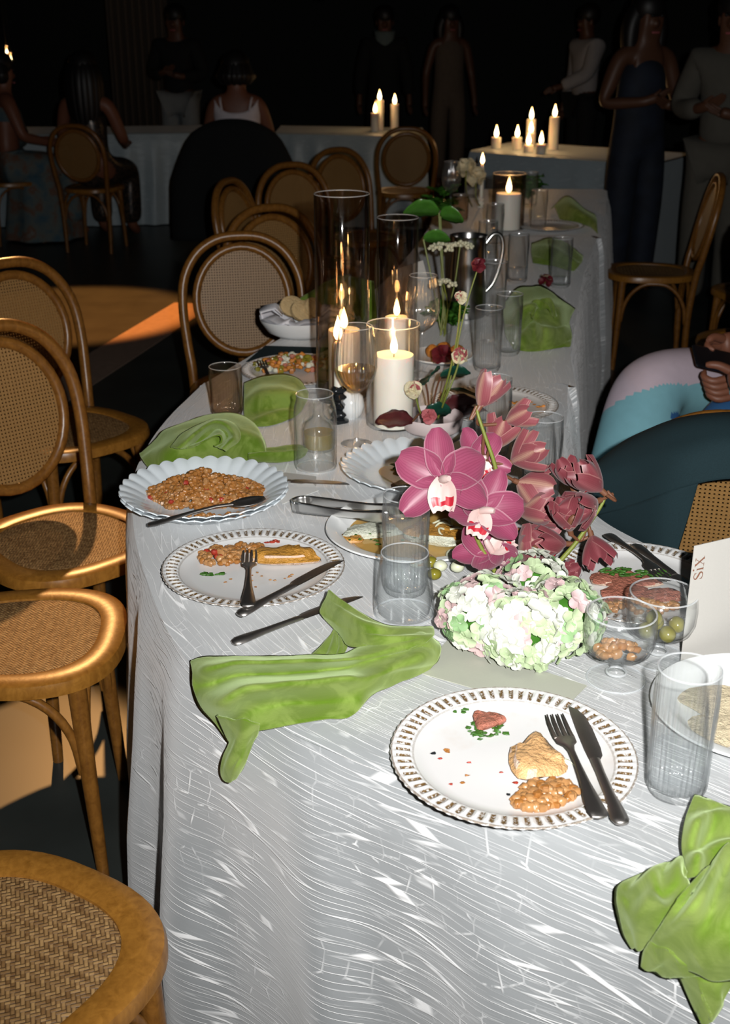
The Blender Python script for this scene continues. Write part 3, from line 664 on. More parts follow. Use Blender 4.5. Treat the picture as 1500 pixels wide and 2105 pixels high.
# ---- cards
def slab(name, label, cat, corners, th, mat, z=TZ + .0012):
    c = sum((Vector(q) for q in corners), Vector())/4; g = G()
    lo = [(q.x-c.x, q.y-c.y, 0) for q in corners]; hi = [(x, y, th) for x, y, _ in lo]
    g.v = lo + hi; g.f = [(3, 2, 1, 0), (4, 5, 6, 7), (0, 1, 5, 4), (1, 2, 6, 5), (2, 3, 7, 6), (3, 0, 4, 7)]
    return tag(g.obj(name, mat, smooth=False, loc=(c.x, c.y, z)), label, cat)
slab('menu_card', 'sage green menu card lying flat in front of the hydrangea', 'menu', [on(858, 1385), on(1150, 1468), on(1206, 1412), on(920, 1318)], .0012, 'card_sage')
slab('place_card', 'small white name card under the knife behind the grains', 'card', [on(580, 1038), on(655, 1010), on(640, 992), on(560, 1012)], .0008, 'card_white')
slab('menu_card', 'pale menu card half under the scalloped grain plate', 'menu', [on(560, 990), on(650, 1000), on(650, 980), on(585, 972)], .0008, 'card_grey', TZ + .0002)
slab('menu_card', 'dark blue grey menu card under the leftovers plate by the bread basket', 'menu', [on(505, 745), on(640, 735), on(680, 716), on(545, 712)], .001, 'teal_suit')
def number_card():
    a, b = on(1397, 1373), on(1500, 1344); d = (b - a); d.z = 0; d.normalize()
    t = thing('table_number_card', 'tall grey card printed SiX standing beside the stemmed glass dishes', 'card', a, math.atan2(d.y, d.x))
    H, W_ = .185, .125
    G().box((W_/2, 0, H/2), (W_, .0012, H)).obj('card_front', 'card_grey', t, smooth=False)
    o = G().box((W_*.32, 0, H*.42), (W_*.64, .0012, H*.84)).obj('card_back', 'card_grey', t, smooth=False, loc=(W_, .0016, 0), rot=(0, 0, PI - .22))
    g = G(); Y = -.0010
    def ribbon(pts, ws, th=.0003):        # letters drawn in (along, up) and turned a quarter turn to read upwards
        rows = []
        for i, (x, y) in enumerate(pts):
            p0 = pts[max(0, i-1)]; p1 = pts[min(len(pts)-1, i+1)]; dx, dy = p1[0]-p0[0], p1[1]-p0[1]; L_ = math.hypot(dx, dy) or 1
            nx, ny = -dy/L_*ws[i]/2, dx/L_*ws[i]/2
            rows.append([conv(x+nx, y+ny), conv(x-nx, y-ny)])
        g.grid(rows)
    ox, oz, S = .0195, .134, .0150
    def conv(x, y): return (ox - y*S, Y, oz + x*S)
    sp = crom([V(.62, .80, 0), (.50, .96, 0), (.30, 1.0, 0), (.10, .90, 0), (.06, .74, 0), (.20, .60, 0), (.42, .46, 0), (.62, .32, 0), (.64, .14, 0), (.46, .0, 0), (.24, .0, 0), (.06, .12, 0), (.02, .26, 0)], 40)
    ribbon([(p.x, p.y) for p in sp], [.05 + .12*math.exp(-((i-20)/9)**2) for i in range(41)])
    ribbon([(.62, .98), (.62, .72)], [.04, .04]); ribbon([(.03, .02), (.03, .30)], [.04, .04])
    ribbon([(1.0, 0), (1.0, .74)], [.13, .13]); ribbon([(.86, .02), (1.14, .02)], [.04, .04]); ribbon([(.88, .72), (1.06, .72)], [.04, .04])
    ribbon([(1.0 - .08, 1.12), (1.0 + .08, 1.12)], [.15, .15])
    ribbon([(1.42, .99), (2.06, .01)], [.15, .15]); ribbon([(2.04, .99), (1.40, .01)], [.05, .05])
    for x, y in ((1.44, .99), (2.02, .99), (1.40, .01), (2.06, .01)): ribbon([(x-.15, y), (x+.15, y)], [.04, .04])
    o = g.obj('lettering', 'ink', t, smooth=False); solid(o, .0003)
number_card()
def leaning_card():
    p = on(885, 668); t = tag(G().box((0, 0, .09), (.095, .0014, .18)).obj('menu_card', 'card_grey', smooth=False, loc=(p.x - .02, p.y, TZ + .002), rot=(R(-8), R(-14), R(20))), 'plain grey card standing upright between the cylinders and the jug', 'menu')
leaning_card()
# ---- glassware
def ribs(n, amp, z0, z1):
    def mod(r, z, a):
        if z0 < z < z1 and r > .02: r += amp*math.cos(n*a)
        return r, z
    return mod
def tumbler_meshes(R_=.0355, H=.165, level=.4, mat='clear_glass', nr=36):
    o = [(0, .0), (R_*.72, .0), (R_*.88, .004), (R_*.95, .014), (R_*.97, .03), (R_*.98, H*.5), (R_, H*.75), (R_, H-.012), (R_, H-.001), (R_-.0012, H), (R_-.002, H-.002)]
    i = [(R_-.0022, H-.012), (R_-.0024, H*.5), (R_-.0030, .03), (R_*.86, .014), (R_*.7, .010), (0, .0095)]
    body = G().lathe(o + i, nr*4, ribs(nr, .0012, .012, H-.014)).mesh('glass_wall', mat)
    w = None
    if level:
        h = H*level; q = R_ - .0030
        w = G().lathe([(0, .0105), (R_*.70, .0105), (R_*.85, .016), (q, .03), (q, h), (q-.0008, h+.0006), (0, h)], 40).mesh('water', 'water')
    return body, w
TB = {}
def rim(parent, r, z, th=.0011):
    return G().tube([(r*math.cos(a), r*math.sin(a), z) for a in [2*PI*k/48 for k in range(48)]], th, 6, closed=True).obj('rim', 'rim_glass', parent)  # whitish ring colour stands in for the bright highlight along the lip
def tumbler(px, py, label, level=.42, mat='ribbed_glass', R_=.0355, H=.165, grp='ribbed tumblers'):
    k = (level, mat, R_, H)
    if k not in TB: TB[k] = tumbler_meshes(R_, H, level, mat)
    t = thing('ribbed_tumbler', label, 'glass', on(px, py), group=grp); link('glass_wall', TB[k][0], t)
    if TB[k][1]: link('water', TB[k][1], t)
    rim(t, R_ - .001, H - .0005)
    return t
tumbler(1387, 1628, 'ribbed glass of water beside the roast chicken plate', .36)
tumbler(832, 1217, 'ribbed glass of water in front of the fish platter', .72)
tumbler(1108, 1030, 'ribbed glass behind the dusty pink orchid spray', .3)
tumbler(1010, 935, 'ribbed glass half hidden behind the magenta orchid', .2)
tumbler(1000, 762, 'ribbed glass of water in front of the steel jug', .45)
tumbler(1042, 728, 'ribbed glass of water beside the crumpled green napkin', .45)
tumbler(1062, 580, 'ribbed glass to the side of the steel jug handle', .3)
tumbler(1014, 648, 'dark looking ribbed glass behind the two water glasses', .5)
tumbler(1105, 470, 'ribbed glass near the far thick candle', .3)
tumbler(1000, 548, 'ribbed glass between the jug and the far table edge', .3)
tumbler(968, 405, 'ribbed glass behind the pale taper candle', .3)
tumbler(1088, 425, 'ribbed glass just beyond the far thick candle', .25)
tumbler(1015, 505, 'ribbed glass in front of the far thick candle', .4)
tumbler(1150, 590, 'ribbed glass by the dark bloom beyond the crumpled napkin', .2)
tumbler(467, 856, 'ribbed amber tinted glass behind the folded green napkin', 0, 'amber_glass', .0365, .118, 'amber glasses')
tumbler(945, 455, 'amber tinted ribbed glass beside the far thick candle', 0, 'amber_glass', .0365, .118, 'amber glasses')
def clear_lathe(name, label, cat, px, py, outer, th=.0016, mat='clear_glass', n=40, base=.006):
    t = thing(name, label, cat, on(px, py))
    inn = [(max(r-th, 0), z) for r, z in outer[::-1] if z > base + .004]
    G().lathe([(0, 0)] + outer + inn + [(inn[-1][0]*.9, base), (0, base)], n).obj('glass_wall', mat, t); rim(t, outer[-1][0] - .0006, outer[-1][1]); rim(t, outer[1][0] - .001, outer[1][1], .0016)
    return t
clear_lathe('clear_tumbler', 'clear tapered tumbler standing in front of the ribbed water glass', 'glass', 830, 1262, [(.040, 0), (.0455, .003), (.046, .010), (.0445, .03), (.040, .07), (.0362, .098), (.0355, .102)])
clear_lathe('can_shaped_glass', 'empty clear can shaped glass beside the green napkin', 'glass', 649, 962, [(.036, 0), (.041, .003), (.0425, .010), (.0425, .115), (.041, .130), (.0372, .143), (.0365, .152), (.037, .155)])
# oil bottle
t = thing('oil_bottle', 'small round bottle of golden olive oil behind the can shaped glass', 'bottle', on(656, 925))
bo = [(.02, 0), (.030, .003), (.034, .015), (.034, .045), (.029, .060), (.016, .070), (.011, .080), (.011, .105), (.014, .110)]
G().lathe([(0, 0)] + bo + [(r-.0015, z) for r, z in bo[::-1][:-2]] + [(.0, .006)], 32).obj('glass_wall', 'clear_glass', t)
G().lathe([(0, .007), (.029, .008), (.032, .018), (.032, .040), (0, .040)], 32).obj('oil', 'oil_liquid', t)
# wine glass
def wine_glass(c, label, liquid=True, s=1.0):
    t = thing('wine_glass', label, 'wine glass', c)
    G().lathe([(0, 0), (.033, 0), (.034, .0015), (.020, .004), (.006, .009), (.0042, .014), (0, .014)], 40).obj('foot', 'clear_glass', t)
    G().lathe([(.0042, .012), (.0036, .05), (.0036, .09), (.005, .110), (.008, .116)], 16).obj('stem', 'clear_glass', t)
    bw = [(.005, .113), (.014, .119), (.028, .132), (.038, .150), (.0425, .168), (.0425, .19), (.039, .222), (.0345, .252), (.0342, .254)]
    G().lathe(bw + [(r-.0012, z+.0006) for r, z in bw[::-1]], 120, ribs(28, .0012, .13, .25)).obj('bowl', 'ribbed_glass', t); rim(t, .0338, .2545, .0009); rim(t, .0325, .0012, .0008)
    if liquid:
        G().lathe([(0, .1155), (.012, .1195), (.0265, .133), (.0365, .151), (.0405, .166), (0, .166)], 40).obj('wine', 'wine_liquid', t)
    return t
wine_glass(on(733, 913), 'ribbed wine glass of golden white wine in front of the candles')
wine_glass(on(866, 772), 'empty wine glass behind the thick candle by the pink flower bowl', False)
wine_glass(on(925, 450), 'wine glass among leaves on the table beyond the jug', False)
# stemmed dishes
def coupe(px, py, label):
    t = thing('stemmed_dish', label, 'glass dish', on(px, py), group='stemmed glass dishes')
    G().lathe([(0, 0), (.040, 0), (.0405, .0018), (.020, .004), (.0125, .006), (.0120, .009), (.0140, .0115), (.0120, .014), (.0085, .018), (.0090, .030), (.0110, .036), (0, .037)], 40).obj('foot', 'clear_glass', t)
    bw = [(.008, .036), (.030, .0385), (.042, .046), (.0475, .060), (.0485, .080), (.0470, .1005), (.0462, .102)]
    G().lathe([(0, .036)] + bw + [(r-.0020, z + (.001 if z > .05 else .0022)) for r, z in bw[::-1]] + [(0, .0385)], 48).obj('bowl', 'clear_glass', t); rim(t, .0455, .1022, .0013); rim(t, .0392, .0016, .0010); rim(t, .0132, .0115, .0016)
    return t
CP1 = coupe(1265, 1396, 'stemmed clear dish of corn nuts in front of the hydrangea').location.copy()
CP2 = coupe(1350, 1352, 'stemmed clear dish of olives behind the corn nut dish').location.copy()
# ---- candles
def flame(c, parent, s=1.0, power=0.35):
    prof = [(0, -.004), (.0045, -.001), (.0075, .006), (.0075, .013), (.0052, .023), (.0022, .033), (0, .041)]
    f = G().lathe([(r*s, z*s) for r, z in prof], 14).obj('flame', 'flame', parent, loc=c)
    l = bpy.data.lights.new('candle_light', 'POINT'); l.energy = power; l.color = (1.0, 0.52, 0.18); l.shadow_soft_size = .012
    lo = bpy.data.objects.new('candle_light', l); COL.objects.link(lo); lo.parent = parent; lo.location = (c[0], c[1], c[2] + .045*s)
def pillar(px, py, r, h, label, fs=1.0, power=.35):
    t = thing('pillar_candle', label, 'candle', on(px, py, .0075))
    G().lathe([(0, 0), (r*.98, 0), (r, .004), (r, h-.003), (r*.97, h), (r*.90, h-.001), (r*.6, h-.004), (0, h-.006)], 40).obj('wax', 'wax', t)
    G().tube([(0, 0, h-.007), (.0005, 0, h+.006)], .0011, 6).obj('wick', 'wick', t)
    flame((0, 0, h+.006), t, fs, power); return t
def cylinder(px, py, r, H, label, mat='smoke_glass'):
    t = thing('glass_cylinder', label, 'candle holder', on(px, py)); th = .0022
    G().lathe([(0, 0), (r-.003, 0), (r, .003), (r, H-.002), (r-.0011, H), (r-th, H-.002), (r-th, .010), (r-.006, .0065), (0, .006)], 64).obj('glass_wall', mat, t); rim(t, r - .001, H - .0005, .0013)
    return t
cylinder(705, 818, .0625, .475, 'tallest smoky glass cylinder around a pillar candle')
pillar(708, 818, .037, .165, 'cream pillar candle inside the tallest glass cylinder', 1.15)
cylinder(814, 758, .052, .385, 'middle height smoky glass cylinder behind the thick candle')
pillar(814, 758, .030, .135, 'pillar candle inside the middle height cylinder', 1.05)
cylinder(806, 872, .058, .228, 'short wide clear glass cylinder around the thick white candle', 'clear_glass')
pillar(808, 872, .0435, .158, 'thick white pillar candle beside the wine glass', 1.05)
def taper(px, py, label, h=.19, hold=.085, mat='black_wax', power=.35):
    t = thing('taper_candle', label, 'candle', on(px, py))
    g = G(); rows = []
    for i in range(25):
        z = hold*i/24; rr = (.020 if i < 3 else .0135 + .0035*math.cos(z*330))
        rows.append([(rr*(1+.16*math.cos(3*a + z*90))*math.cos(a), rr*(1+.16*math.cos(3*a + z*90))*math.sin(a), z) for a in [2*PI*k/20 for k in range(20)]])
    g.grid(rows, cv=True); g.fan(rows[0], flip=True); g.fan(rows[-1]); g.obj('candle_holder', mat, t)
    G().lathe([(0, hold-.004), (.0098, hold-.004), (.0090, h-.004), (.006, h), (0, h+.001)], 20).obj('wax', 'wax', t)
    flame((0, 0, h+.007), t, 1.25, power); return t
taper(696, 868, 'white taper candle in a twisted black holder beside the wine glass', .185)
t = thing('bud_vase', 'small white round bud vase behind the twisted black candle holder', 'vase', on(722, 858))
G().lathe([(0, 0), (.016, 0), (.026, .012), (.030, .030), (.026, .050), (.014, .062), (.009, .070), (.010, .074), (.007, .072), (.006, .06), (0, .05)], 32).obj('body', 'porcelain', t)
# far candles on the next tables
cylinder(1042, 470, .072, .235, 'wide smoky cylinder around the far thick candle beyond the jug'); pillar(1042, 470, .054, .15, 'far thick candle beyond the steel jug', 1.6)
for px, py, h, lb in ((988, 425, .20, 'pale taper candle standing left of the far thick candle'),): taper(px, py, lb, h, .05, 'wax')
def far_candle(x, y, z, label, r=.035):
    t = thing('pillar_candle', label, 'candle', (x, y, TZ)); h = max(.05, z - TZ)
    G().lathe([(0, 0), (r, 0), (r, h-.003), (r*.9, h), (0, h-.004)], 20).obj('wax', 'wax', t); flame((0, 0, h+.006), t, 2.0, .5)
RANK = ('tallest', 'second tallest', 'third tallest', 'fourth tallest', 'fifth tallest', 'sixth tallest', 'shortest')
def far_group(spots, what):
    P = sorted((aty(*q) for q in spots), key=lambda p: -p.z)
    for k, p in enumerate(P): far_candle(p.x, p.y, p.z, RANK[k if k < len(P) - 1 else 6] + what)
far_group(((1086, 300, 8.55), (1063, 282, 8.75), (1091, 273, 8.9), (1112, 296, 8.45), (1092, 245, 9.05), (1140, 240, 8.75), (1020, 282, 8.85)), ' burning candle of the far cluster near the white shirt')
far_group(((780, 206, 10.4), (811, 214, 10.5), (771, 232, 10.3)), ' burning candle on the bluish white table above the empty chair')
for px, py, Y in ((14, 106, 11.6), (22, 120, 11.4)):
    p = aty(px, py, Y); t = thing('hanging_lantern', ('higher' if py < 110 else 'lower') + ' of two amber lanterns hanging behind the floral dress', 'lantern', (p.x, Y, p.z))
    G().lathe([(0, -.05), (.03, -.045), (.034, 0), (.03, .05), (0, .055)], 16).obj('shade', 'amber_glass', t); flame((0, 0, -.02), t, 1.3, .25); G().tube([(0, 0, .05), (0, 0, 4.4 - p.z)], .003, 6).obj('cord', 'wick', t)
# ---- jug
def jug():
    t = thing('steel_jug', 'brushed steel water jug with curved handle behind the flowers', 'jug', on(958, 650))
    pr = [(.05, 0), (.056, .003), (.058, .05), (.056, .15), (.052, .20), (.053, .235), (.056, .245)]
    G().lathe([(0, 0)] + pr + [(r-.002, z) for r, z in pr[::-1][:-1]] + [(0, .006)], 48).obj('body', 'steel', t)
    G().tube(crom([(.050, 0, .215), (.075, 0, .245), (.098, 0, .240), (.106, 0, .205), (.098, 0, .15), (.080, 0, .10), (.054, 0, .07)], 30), .0065, 10).obj('handle', 'polished_steel', t)
    G().grid([[(-.050, -.018, .246), (-.058, 0, .250), (-.050, .018, .246)], [(-.050, -.012, .225), (-.056, 0, .22), (-.050, .012, .225)]]).obj('spout', 'steel', t)
    t.rotation_euler = (0, 0, R(8))
jug()

# ================================================================== NAPKINS
def drape(px, py, h, poly=0):
    p = at(px, py, TZ + h)
    if min(edge_dist(p, q) for q in TOPS[:3]) < 0.004: return p
    z = TZ + h
    while z > 0.05:
        p = at(px, py, z)
        if edge_dist(p, TOPS[poly]) <= 0.016 + h + 0.16*(TZ + h - z): return p
        z -= 0.006
    return p
def patch(g, rows, conv, nu=10, nv=8, wr=0.0020, seed=0.0, sc=30, fold=(0.0, 1)):
    C_ = [[drape(*conv(c[0], c[1]), c[2]) for c in r] for r in rows]
    A = [crom(r, nv*(len(r)-1)) for r in C_]
    m = len(A[0]); B = [crom([A[i][j] for i in range(len(A))], nu*(len(A)-1)) for j in range(m)]
    out = []
    for i in range(len(B[0])):
        row = []
        for j in range(m):
            p = B[j][i]
            w = noise.noise(V(p.x*sc + seed, p.y*sc*.8, p.z*sc)) + .5*noise.noise(V(p.x*sc*2.3, p.y*sc*2.1 + seed, p.z*sc*2))
            uf, vf = i/(len(B[0])-1), j/(m-1)
            q = vf + .22*math.sin(2.6*uf + seed) + .10*noise.noise(V(uf*2.2, vf*1.5, seed))
            fd = fold[0]*math.sin(2*PI*fold[1]*q + seed)*min(1, 5*min(uf, 1-uf) + .25)*min(1, 5*min(vf, 1-vf) + .15)
            row.append(p + V(0, -0.35, 0.9)*(wr*w + fd))
        out.append(row)
    for r in out:
        for k, p in enumerate(r):
            if edge_dist(p, TOPS[0]) < 0 or edge_dist(p, TOPS[1]) < 0: p.z = max(p.z, TZ + .0042)
    g.grid(out); return g
def napkin(label, patches, conv, seed, fold=(0.0, 1)):
    g = G()
    for k, r in enumerate(patches): patch(g, r, conv, seed=seed + k*3.7, fold=fold)
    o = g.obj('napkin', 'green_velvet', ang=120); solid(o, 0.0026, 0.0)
    return tag(o, label, 'napkin', 'green velvet napkins')
c3 = lambda x, y: (370 + x/2.68, 1180 + y/2.68)
napkin('large green velvet napkin trailing over the table edge in front of the crossed knife', [
 [[(58,478,.004),(68,540,.010),(72,620,.014),(110,730,.010),(200,830,.008),(262,920,.006)],
  [(130,455,.016),(150,525,.040),(165,610,.006),(220,715,.046),(290,800,.008),(330,880,.008)],
  [(300,452,.012),(310,495,.048),(320,560,.006),(350,635,.056),(400,730,.010),(430,865,.006)],
  [(520,452,.010),(530,487,.046),(540,550,.006),(560,608,.056),(590,700,.012),(620,825,.006)],
  [(730,445,.012),(740,478,.046),(745,540,.008),(760,588,.056),(780,690,.016),(800,800,.006)],
  [(900,440,.020),(910,468,.054),(920,520,.016),(930,568,.062),(940,665,.024),(940,785,.006)],
  [(1000,400,.03),(1010,440,.052),(1020,500,.034),(1030,560,.050),(1040,620,.034),(1050,670,.006)],
  [(1150,360,.045),(1180,400,.060),(1190,450,.042),(1190,500,.050),(1180,560,.026),(1170,610,.006)],
  [(1330,320,.04),(1350,360,.055),(1350,410,.045),(1330,470,.046),(1310,520,.022),(1280,565,.006)],
  [(1425,380,.006),(1435,410,.015),(1430,440,.018),(1420,470,.015),(1400,490,.01),(1370,525,.004)]],
 [[(820,88,.05),(800,130,.03),(770,200,.02),(790,240,.01)], [(900,150,.055),(880,200,.05),(860,270,.03),(880,330,.012)],
  [(1050,245,.055),(1020,290,.066),(980,340,.045),(930,400,.02)], [(1200,288,.05),(1180,330,.062),(1120,370,.060),(1040,400,.04)], [(1390,288,.02),(1400,330,.045),(1360,370,.055),(1250,410,.055)]],
 [[(850,300,.008),(880,340,.010),(930,380,.010)], [(790,380,.008),(850,410,.010),(900,440,.010)], [(725,445,.006),(790,480,.008),(860,490,.010)]],
 [[(200,780,.022),(290,800,.034),(360,800,.034),(440,830,.02)], [(255,900,.010),(300,880,.026),(360,880,.026),(428,880,.010)], [(270,935,.010),(300,930,.024),(350,940,.024),(400,930,.010)],
  [(240,1000,.010),(280,1010,.024),(330,1020,.024),(370,1010,.010)], [(225,1060,.010),(260,1070,.022),(310,1075,.022),(345,1070,.010)], [(228,1110,.008),(250,1130,.012),(290,1130,.012),(318,1108,.008)], [(245,1130,.006),(262,1148,.008),(280,1145,.008),(300,1130,.006)]],
], c3, 1.0, (.0035, 2.5))
c7 = lambda x, y: (1240 + x/2.75, 1340 + y/2.75)
napkin('green velvet napkin hanging off the table beside the roast chicken plate', [
 [[(515,812,.03),(470,930,.035),(445,1060,.03),(460,1180,.03),(470,1280,.03)], [(580,825,.035),(540,940,.052),(510,1060,.046),(520,1170,.046),(540,1260,.04)],
  [(650,850,.03),(610,950,.028),(580,1080,.028),(580,1200,.03),(600,1250,.03)], [(760,890,.03),(720,1000,.04),(700,1100,.034),(700,1200,.03),(720,1250,.03)], [(900,940,.02),(880,1040,.03),(860,1140,.03),(860,1220,.03),(860,1280,.03)]],
 [[(300,1215,.01),(370,1190,.03),(440,1160,.04),(470,1250,.04)], [(100,1310,.012),(230,1280,.045),(360,1240,.060),(470,1280,.05)], [(68,1390,.015),(200,1380,.040),(340,1350,.065),(480,1300,.05)],
  [(80,1490,.015),(200,1470,.050),(340,1420,.045),(470,1380,.05)], [(110,1590,.012),(200,1580,.03),(280,1560,.035),(340,1530,.04)], [(160,1670,.008),(200,1680,.012),(235,1672,.012),(270,1610,.03)]],
 [[(540,1270,.05),(620,1180,.045),(700,1090,.04),(860,980,.04)], [(420,1400,.055),(540,1330,.062),(660,1250,.055),(860,1130,.05)], [(330,1540,.05),(480,1470,.074),(640,1400,.06),(860,1300,.05)],
  [(280,1610,.04),(450,1590,.06),(620,1570,.065),(860,1490,.05)], [(270,1650,.03),(430,1700,.045),(600,1720,.054),(860,1680,.05)], [(330,1720,.02),(460,1790,.03),(600,1850,.038),(820,1860,.03)]],
 [[(265,1630,.03),(400,1710,.045),(560,1830,.03)], [(225,1700,.02),(360,1760,.034),(540,1840,.025)], [(212,1780,.012),(320,1825,.015),(430,1842,.012)]],
 [[(430,1835,.012),(530,1840,.03),(620,1850,.03),(760,1830,.02)], [(490,1960,.012),(560,1960,.03),(630,1960,.03),(685,1950,.015)], [(540,2075,.012),(580,2070,.02),(620,2050,.02),(670,2000,.012)], [(555,2100,.01),(580,2105,.012),(600,2095,.012),(640,2050,.01)]],
], c7, 5.0, (.010, 2.2))
c6 = lambda x, y: (250 + x/3, 720 + y/3)
napkin('green velvet napkin bunched in a rosette between the grains and the can shaped glass', [
 [[(110,640,.004),(130,680,.008),(165,720,.008),(200,752,.004)], [(215,540,.01),(240,600,.04),(270,680,.035),(320,735,.004)], [(265,490,.02),(330,520,.06),(380,620,.05),(420,730,.004)],
  [(400,440,.03),(440,490,.07),(500,590,.055),(540,715,.004)], [(560,395,.02),(600,440,.07),(640,560,.06),(680,700,.004)], [(690,390,.02),(720,450,.065),(760,560,.05),(800,692,.004)], [(800,440,.015),(840,500,.05),(860,590,.035),(880,690,.004)], [(880,560,.004),(890,600,.012),(895,650,.012),(900,690,.004)]],
 [[(300,600,.060),(390,500,.075),(560,425,.080),(690,450,.075),(730,540,.066),(640,620,.060)], [(350,605,.070),(430,525,.092),(565,455,.096),(665,475,.092),(690,545,.080),(620,610,.068)], [(400,605,.060),(470,550,.066),(570,500,.070),(640,505,.070),(650,560,.066),(600,600,.062)], [(450,595,.070),(500,565,.088),(570,530,.092),(610,535,.088),(610,565,.080),(570,590,.072)]],
 [[(780,620,.02),(780,650,.03),(780,690,.006)], [(950,600,.012),(950,640,.025),(950,690,.005)], [(1080,585,.01),(1080,630,.02),(1075,680,.004)], [(1140,600,.004),(1145,620,.006),(1130,650,.004)]],
], c6, 9.0, (.005, 2))
napkin('smooth domed green velvet napkin behind the amber glass', [
 [[(755,200,.02),(755,300,.03),(755,400,.01),(760,465,.004)], [(860,160,.03),(860,260,.048),(870,370,.026),(880,470,.004)], [(990,145,.035),(990,250,.053),(980,350,.026),(970,450,.004)], [(1090,180,.03),(1090,260,.042),(1075,350,.025),(1050,420,.004)], [(1150,260,.005),(1145,300,.01),(1120,350,.01),(1080,400,.004)]],
], c6, 13.0, (.007, 2))
cid = lambda x, y: (x, y)
napkin('crumpled green velvet napkin beside the pair of water glasses', [
 [[(1035,625,.01),(1035,655,.03),(1040,690,.02),(1055,718,.004)], [(1062,592,.04),(1062,640,.07),(1070,680,.04),(1080,722,.004)], [(1090,588,.05),(1090,630,.09),(1095,660,.045),(1100,722,.004)], [(1118,588,.045),(1115,630,.07),(1118,675,.06),(1120,720,.004)], [(1150,610,.03),(1150,650,.065),(1150,690,.03),(1155,715,.004)], [(1182,635,.005),(1170,660,.012),(1175,690,.01),(1172,712,.004)]],
 [[(1085,640,.080),(1100,618,.10),(1130,618,.095),(1150,640,.07)], [(1095,655,.075),(1105,635,.085),(1128,638,.085),(1140,655,.07)]],
], cid, 17.0, (.014, 2.4))
napkin('green velvet napkin lying by the glass beside the steel jug handle', [
 [[(1092,500,.01),(1092,520,.02),(1095,540,.005)], [(1130,488,.03),(1130,515,.05),(1135,548,.005)], [(1165,500,.03),(1165,525,.045),(1165,555,.005)], [(1198,525,.005),(1195,540,.01),(1180,556,.004)]]], cid, 21.0, (.010, 2))
def nap3():
    g = G(); P = lambda x, y, h: at(x, y, TZ + h)
    rows = [[P(1132, 430, .006), P(1140, 425, .03), P(1150, 450, .006)], [P(1165, 402, .05), P(1168, 420, .07), P(1175, 458, .006)], [P(1200, 428, .04), P(1202, 440, .05), P(1210, 465, .006)], [P(1222, 440, .015), P(1226, 452, .03), P(1228, 480, .004)]]
    A = [crom(r, 10) for r in rows]; B = [crom([a[j] for a in A], 20) for j in range(11)]
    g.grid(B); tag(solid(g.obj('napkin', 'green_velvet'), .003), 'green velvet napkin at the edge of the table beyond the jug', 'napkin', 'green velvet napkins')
nap3()
def nap8():
    rows = [[aty(640, 600, 3.40), aty(672, 578, 3.42), aty(712, 566, 3.44), aty(768, 578, 3.46)], [aty(600, 625, 3.36), aty(650, 618, 3.36), aty(702, 610, 3.38), aty(772, 622, 3.41)],
            [on(588, 652, .012), on(650, 650, .03), on(710, 648, .03), on(775, 655, .02)], [on(585, 662, .006), on(650, 668, .006), on(712, 668, .006), on(778, 668, .006)]]
    A = [crom(r, 24) for r in rows]; B = [crom([a[k] for a in A], 24) for k in range(25)]
    g = G().grid([[p + V(0, -.4, .9)*.006*noise.noise(p*26) for p in r] for r in B])
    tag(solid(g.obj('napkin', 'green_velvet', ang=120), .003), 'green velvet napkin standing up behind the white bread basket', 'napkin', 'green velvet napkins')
nap8()

# ================================================================== FOOD
def rnd(a, b): return random.uniform(a, b)
def pile(name, label, cat, c, fn, n, r, mats, wts=None, group=None, flat=1.0):
    """many small grains on a mound; fn(u) -> local x, y, height"""
    g = G()
    for k in range(n):
        x, y, z = fn(); q = r*rnd(.75, 1.25)
        g.blob((x, y, max(z, q*.6)), q, 6, 4, .35 if flat == 1 else .9, (1, rnd(.7, 1)*(.5 + .5*flat), rnd(.65, .95)*flat), k, mi=random.choices(range(len(mats)), wts)[0] if wts else 0)
    o = g.obj(name, mats, loc=c); return tag(o, label, cat, group, 'stuff')
def mound(rx, ry, h, rz=0, skew=0):
    def fn():
        while True:
            x, y = rnd(-1, 1), rnd(-1, 1); d = x*x + y*y
            e = 1 + .35*noise.noise(V(math.atan2(y, x)*1.3, rx*40, h*30))
            if d < e*e: break
        hh = h*max(0, 1 - math.sqrt(d)/e)**.75*(1 + .35*noise.noise(V(x*2.2, y*2.2, rx*50)))
        X, Y = x*rx, y*ry
        return X*math.cos(rz) - Y*math.sin(rz), X*math.sin(rz) + Y*math.cos(rz), hh*rnd(.55, 1.0)
    return fn
p = on(425, 1022, .014)
pile('grain_pile', 'heap of brown cooked grains on the scalloped plate', 'grains', p, mound(.118, .066, .058, -.12), 1500, .0054, ['grain', 'grain_pale', 'red_bit'], [.66, .31, .03])
p = on(450, 1062, .0135); pile('grain_scraps', 'loose grains scattered at the front of the scalloped plate', 'grains', p, mound(.055, .010, .004), 26, .0046, ['grain', 'grain_pale'], [.6, .4])
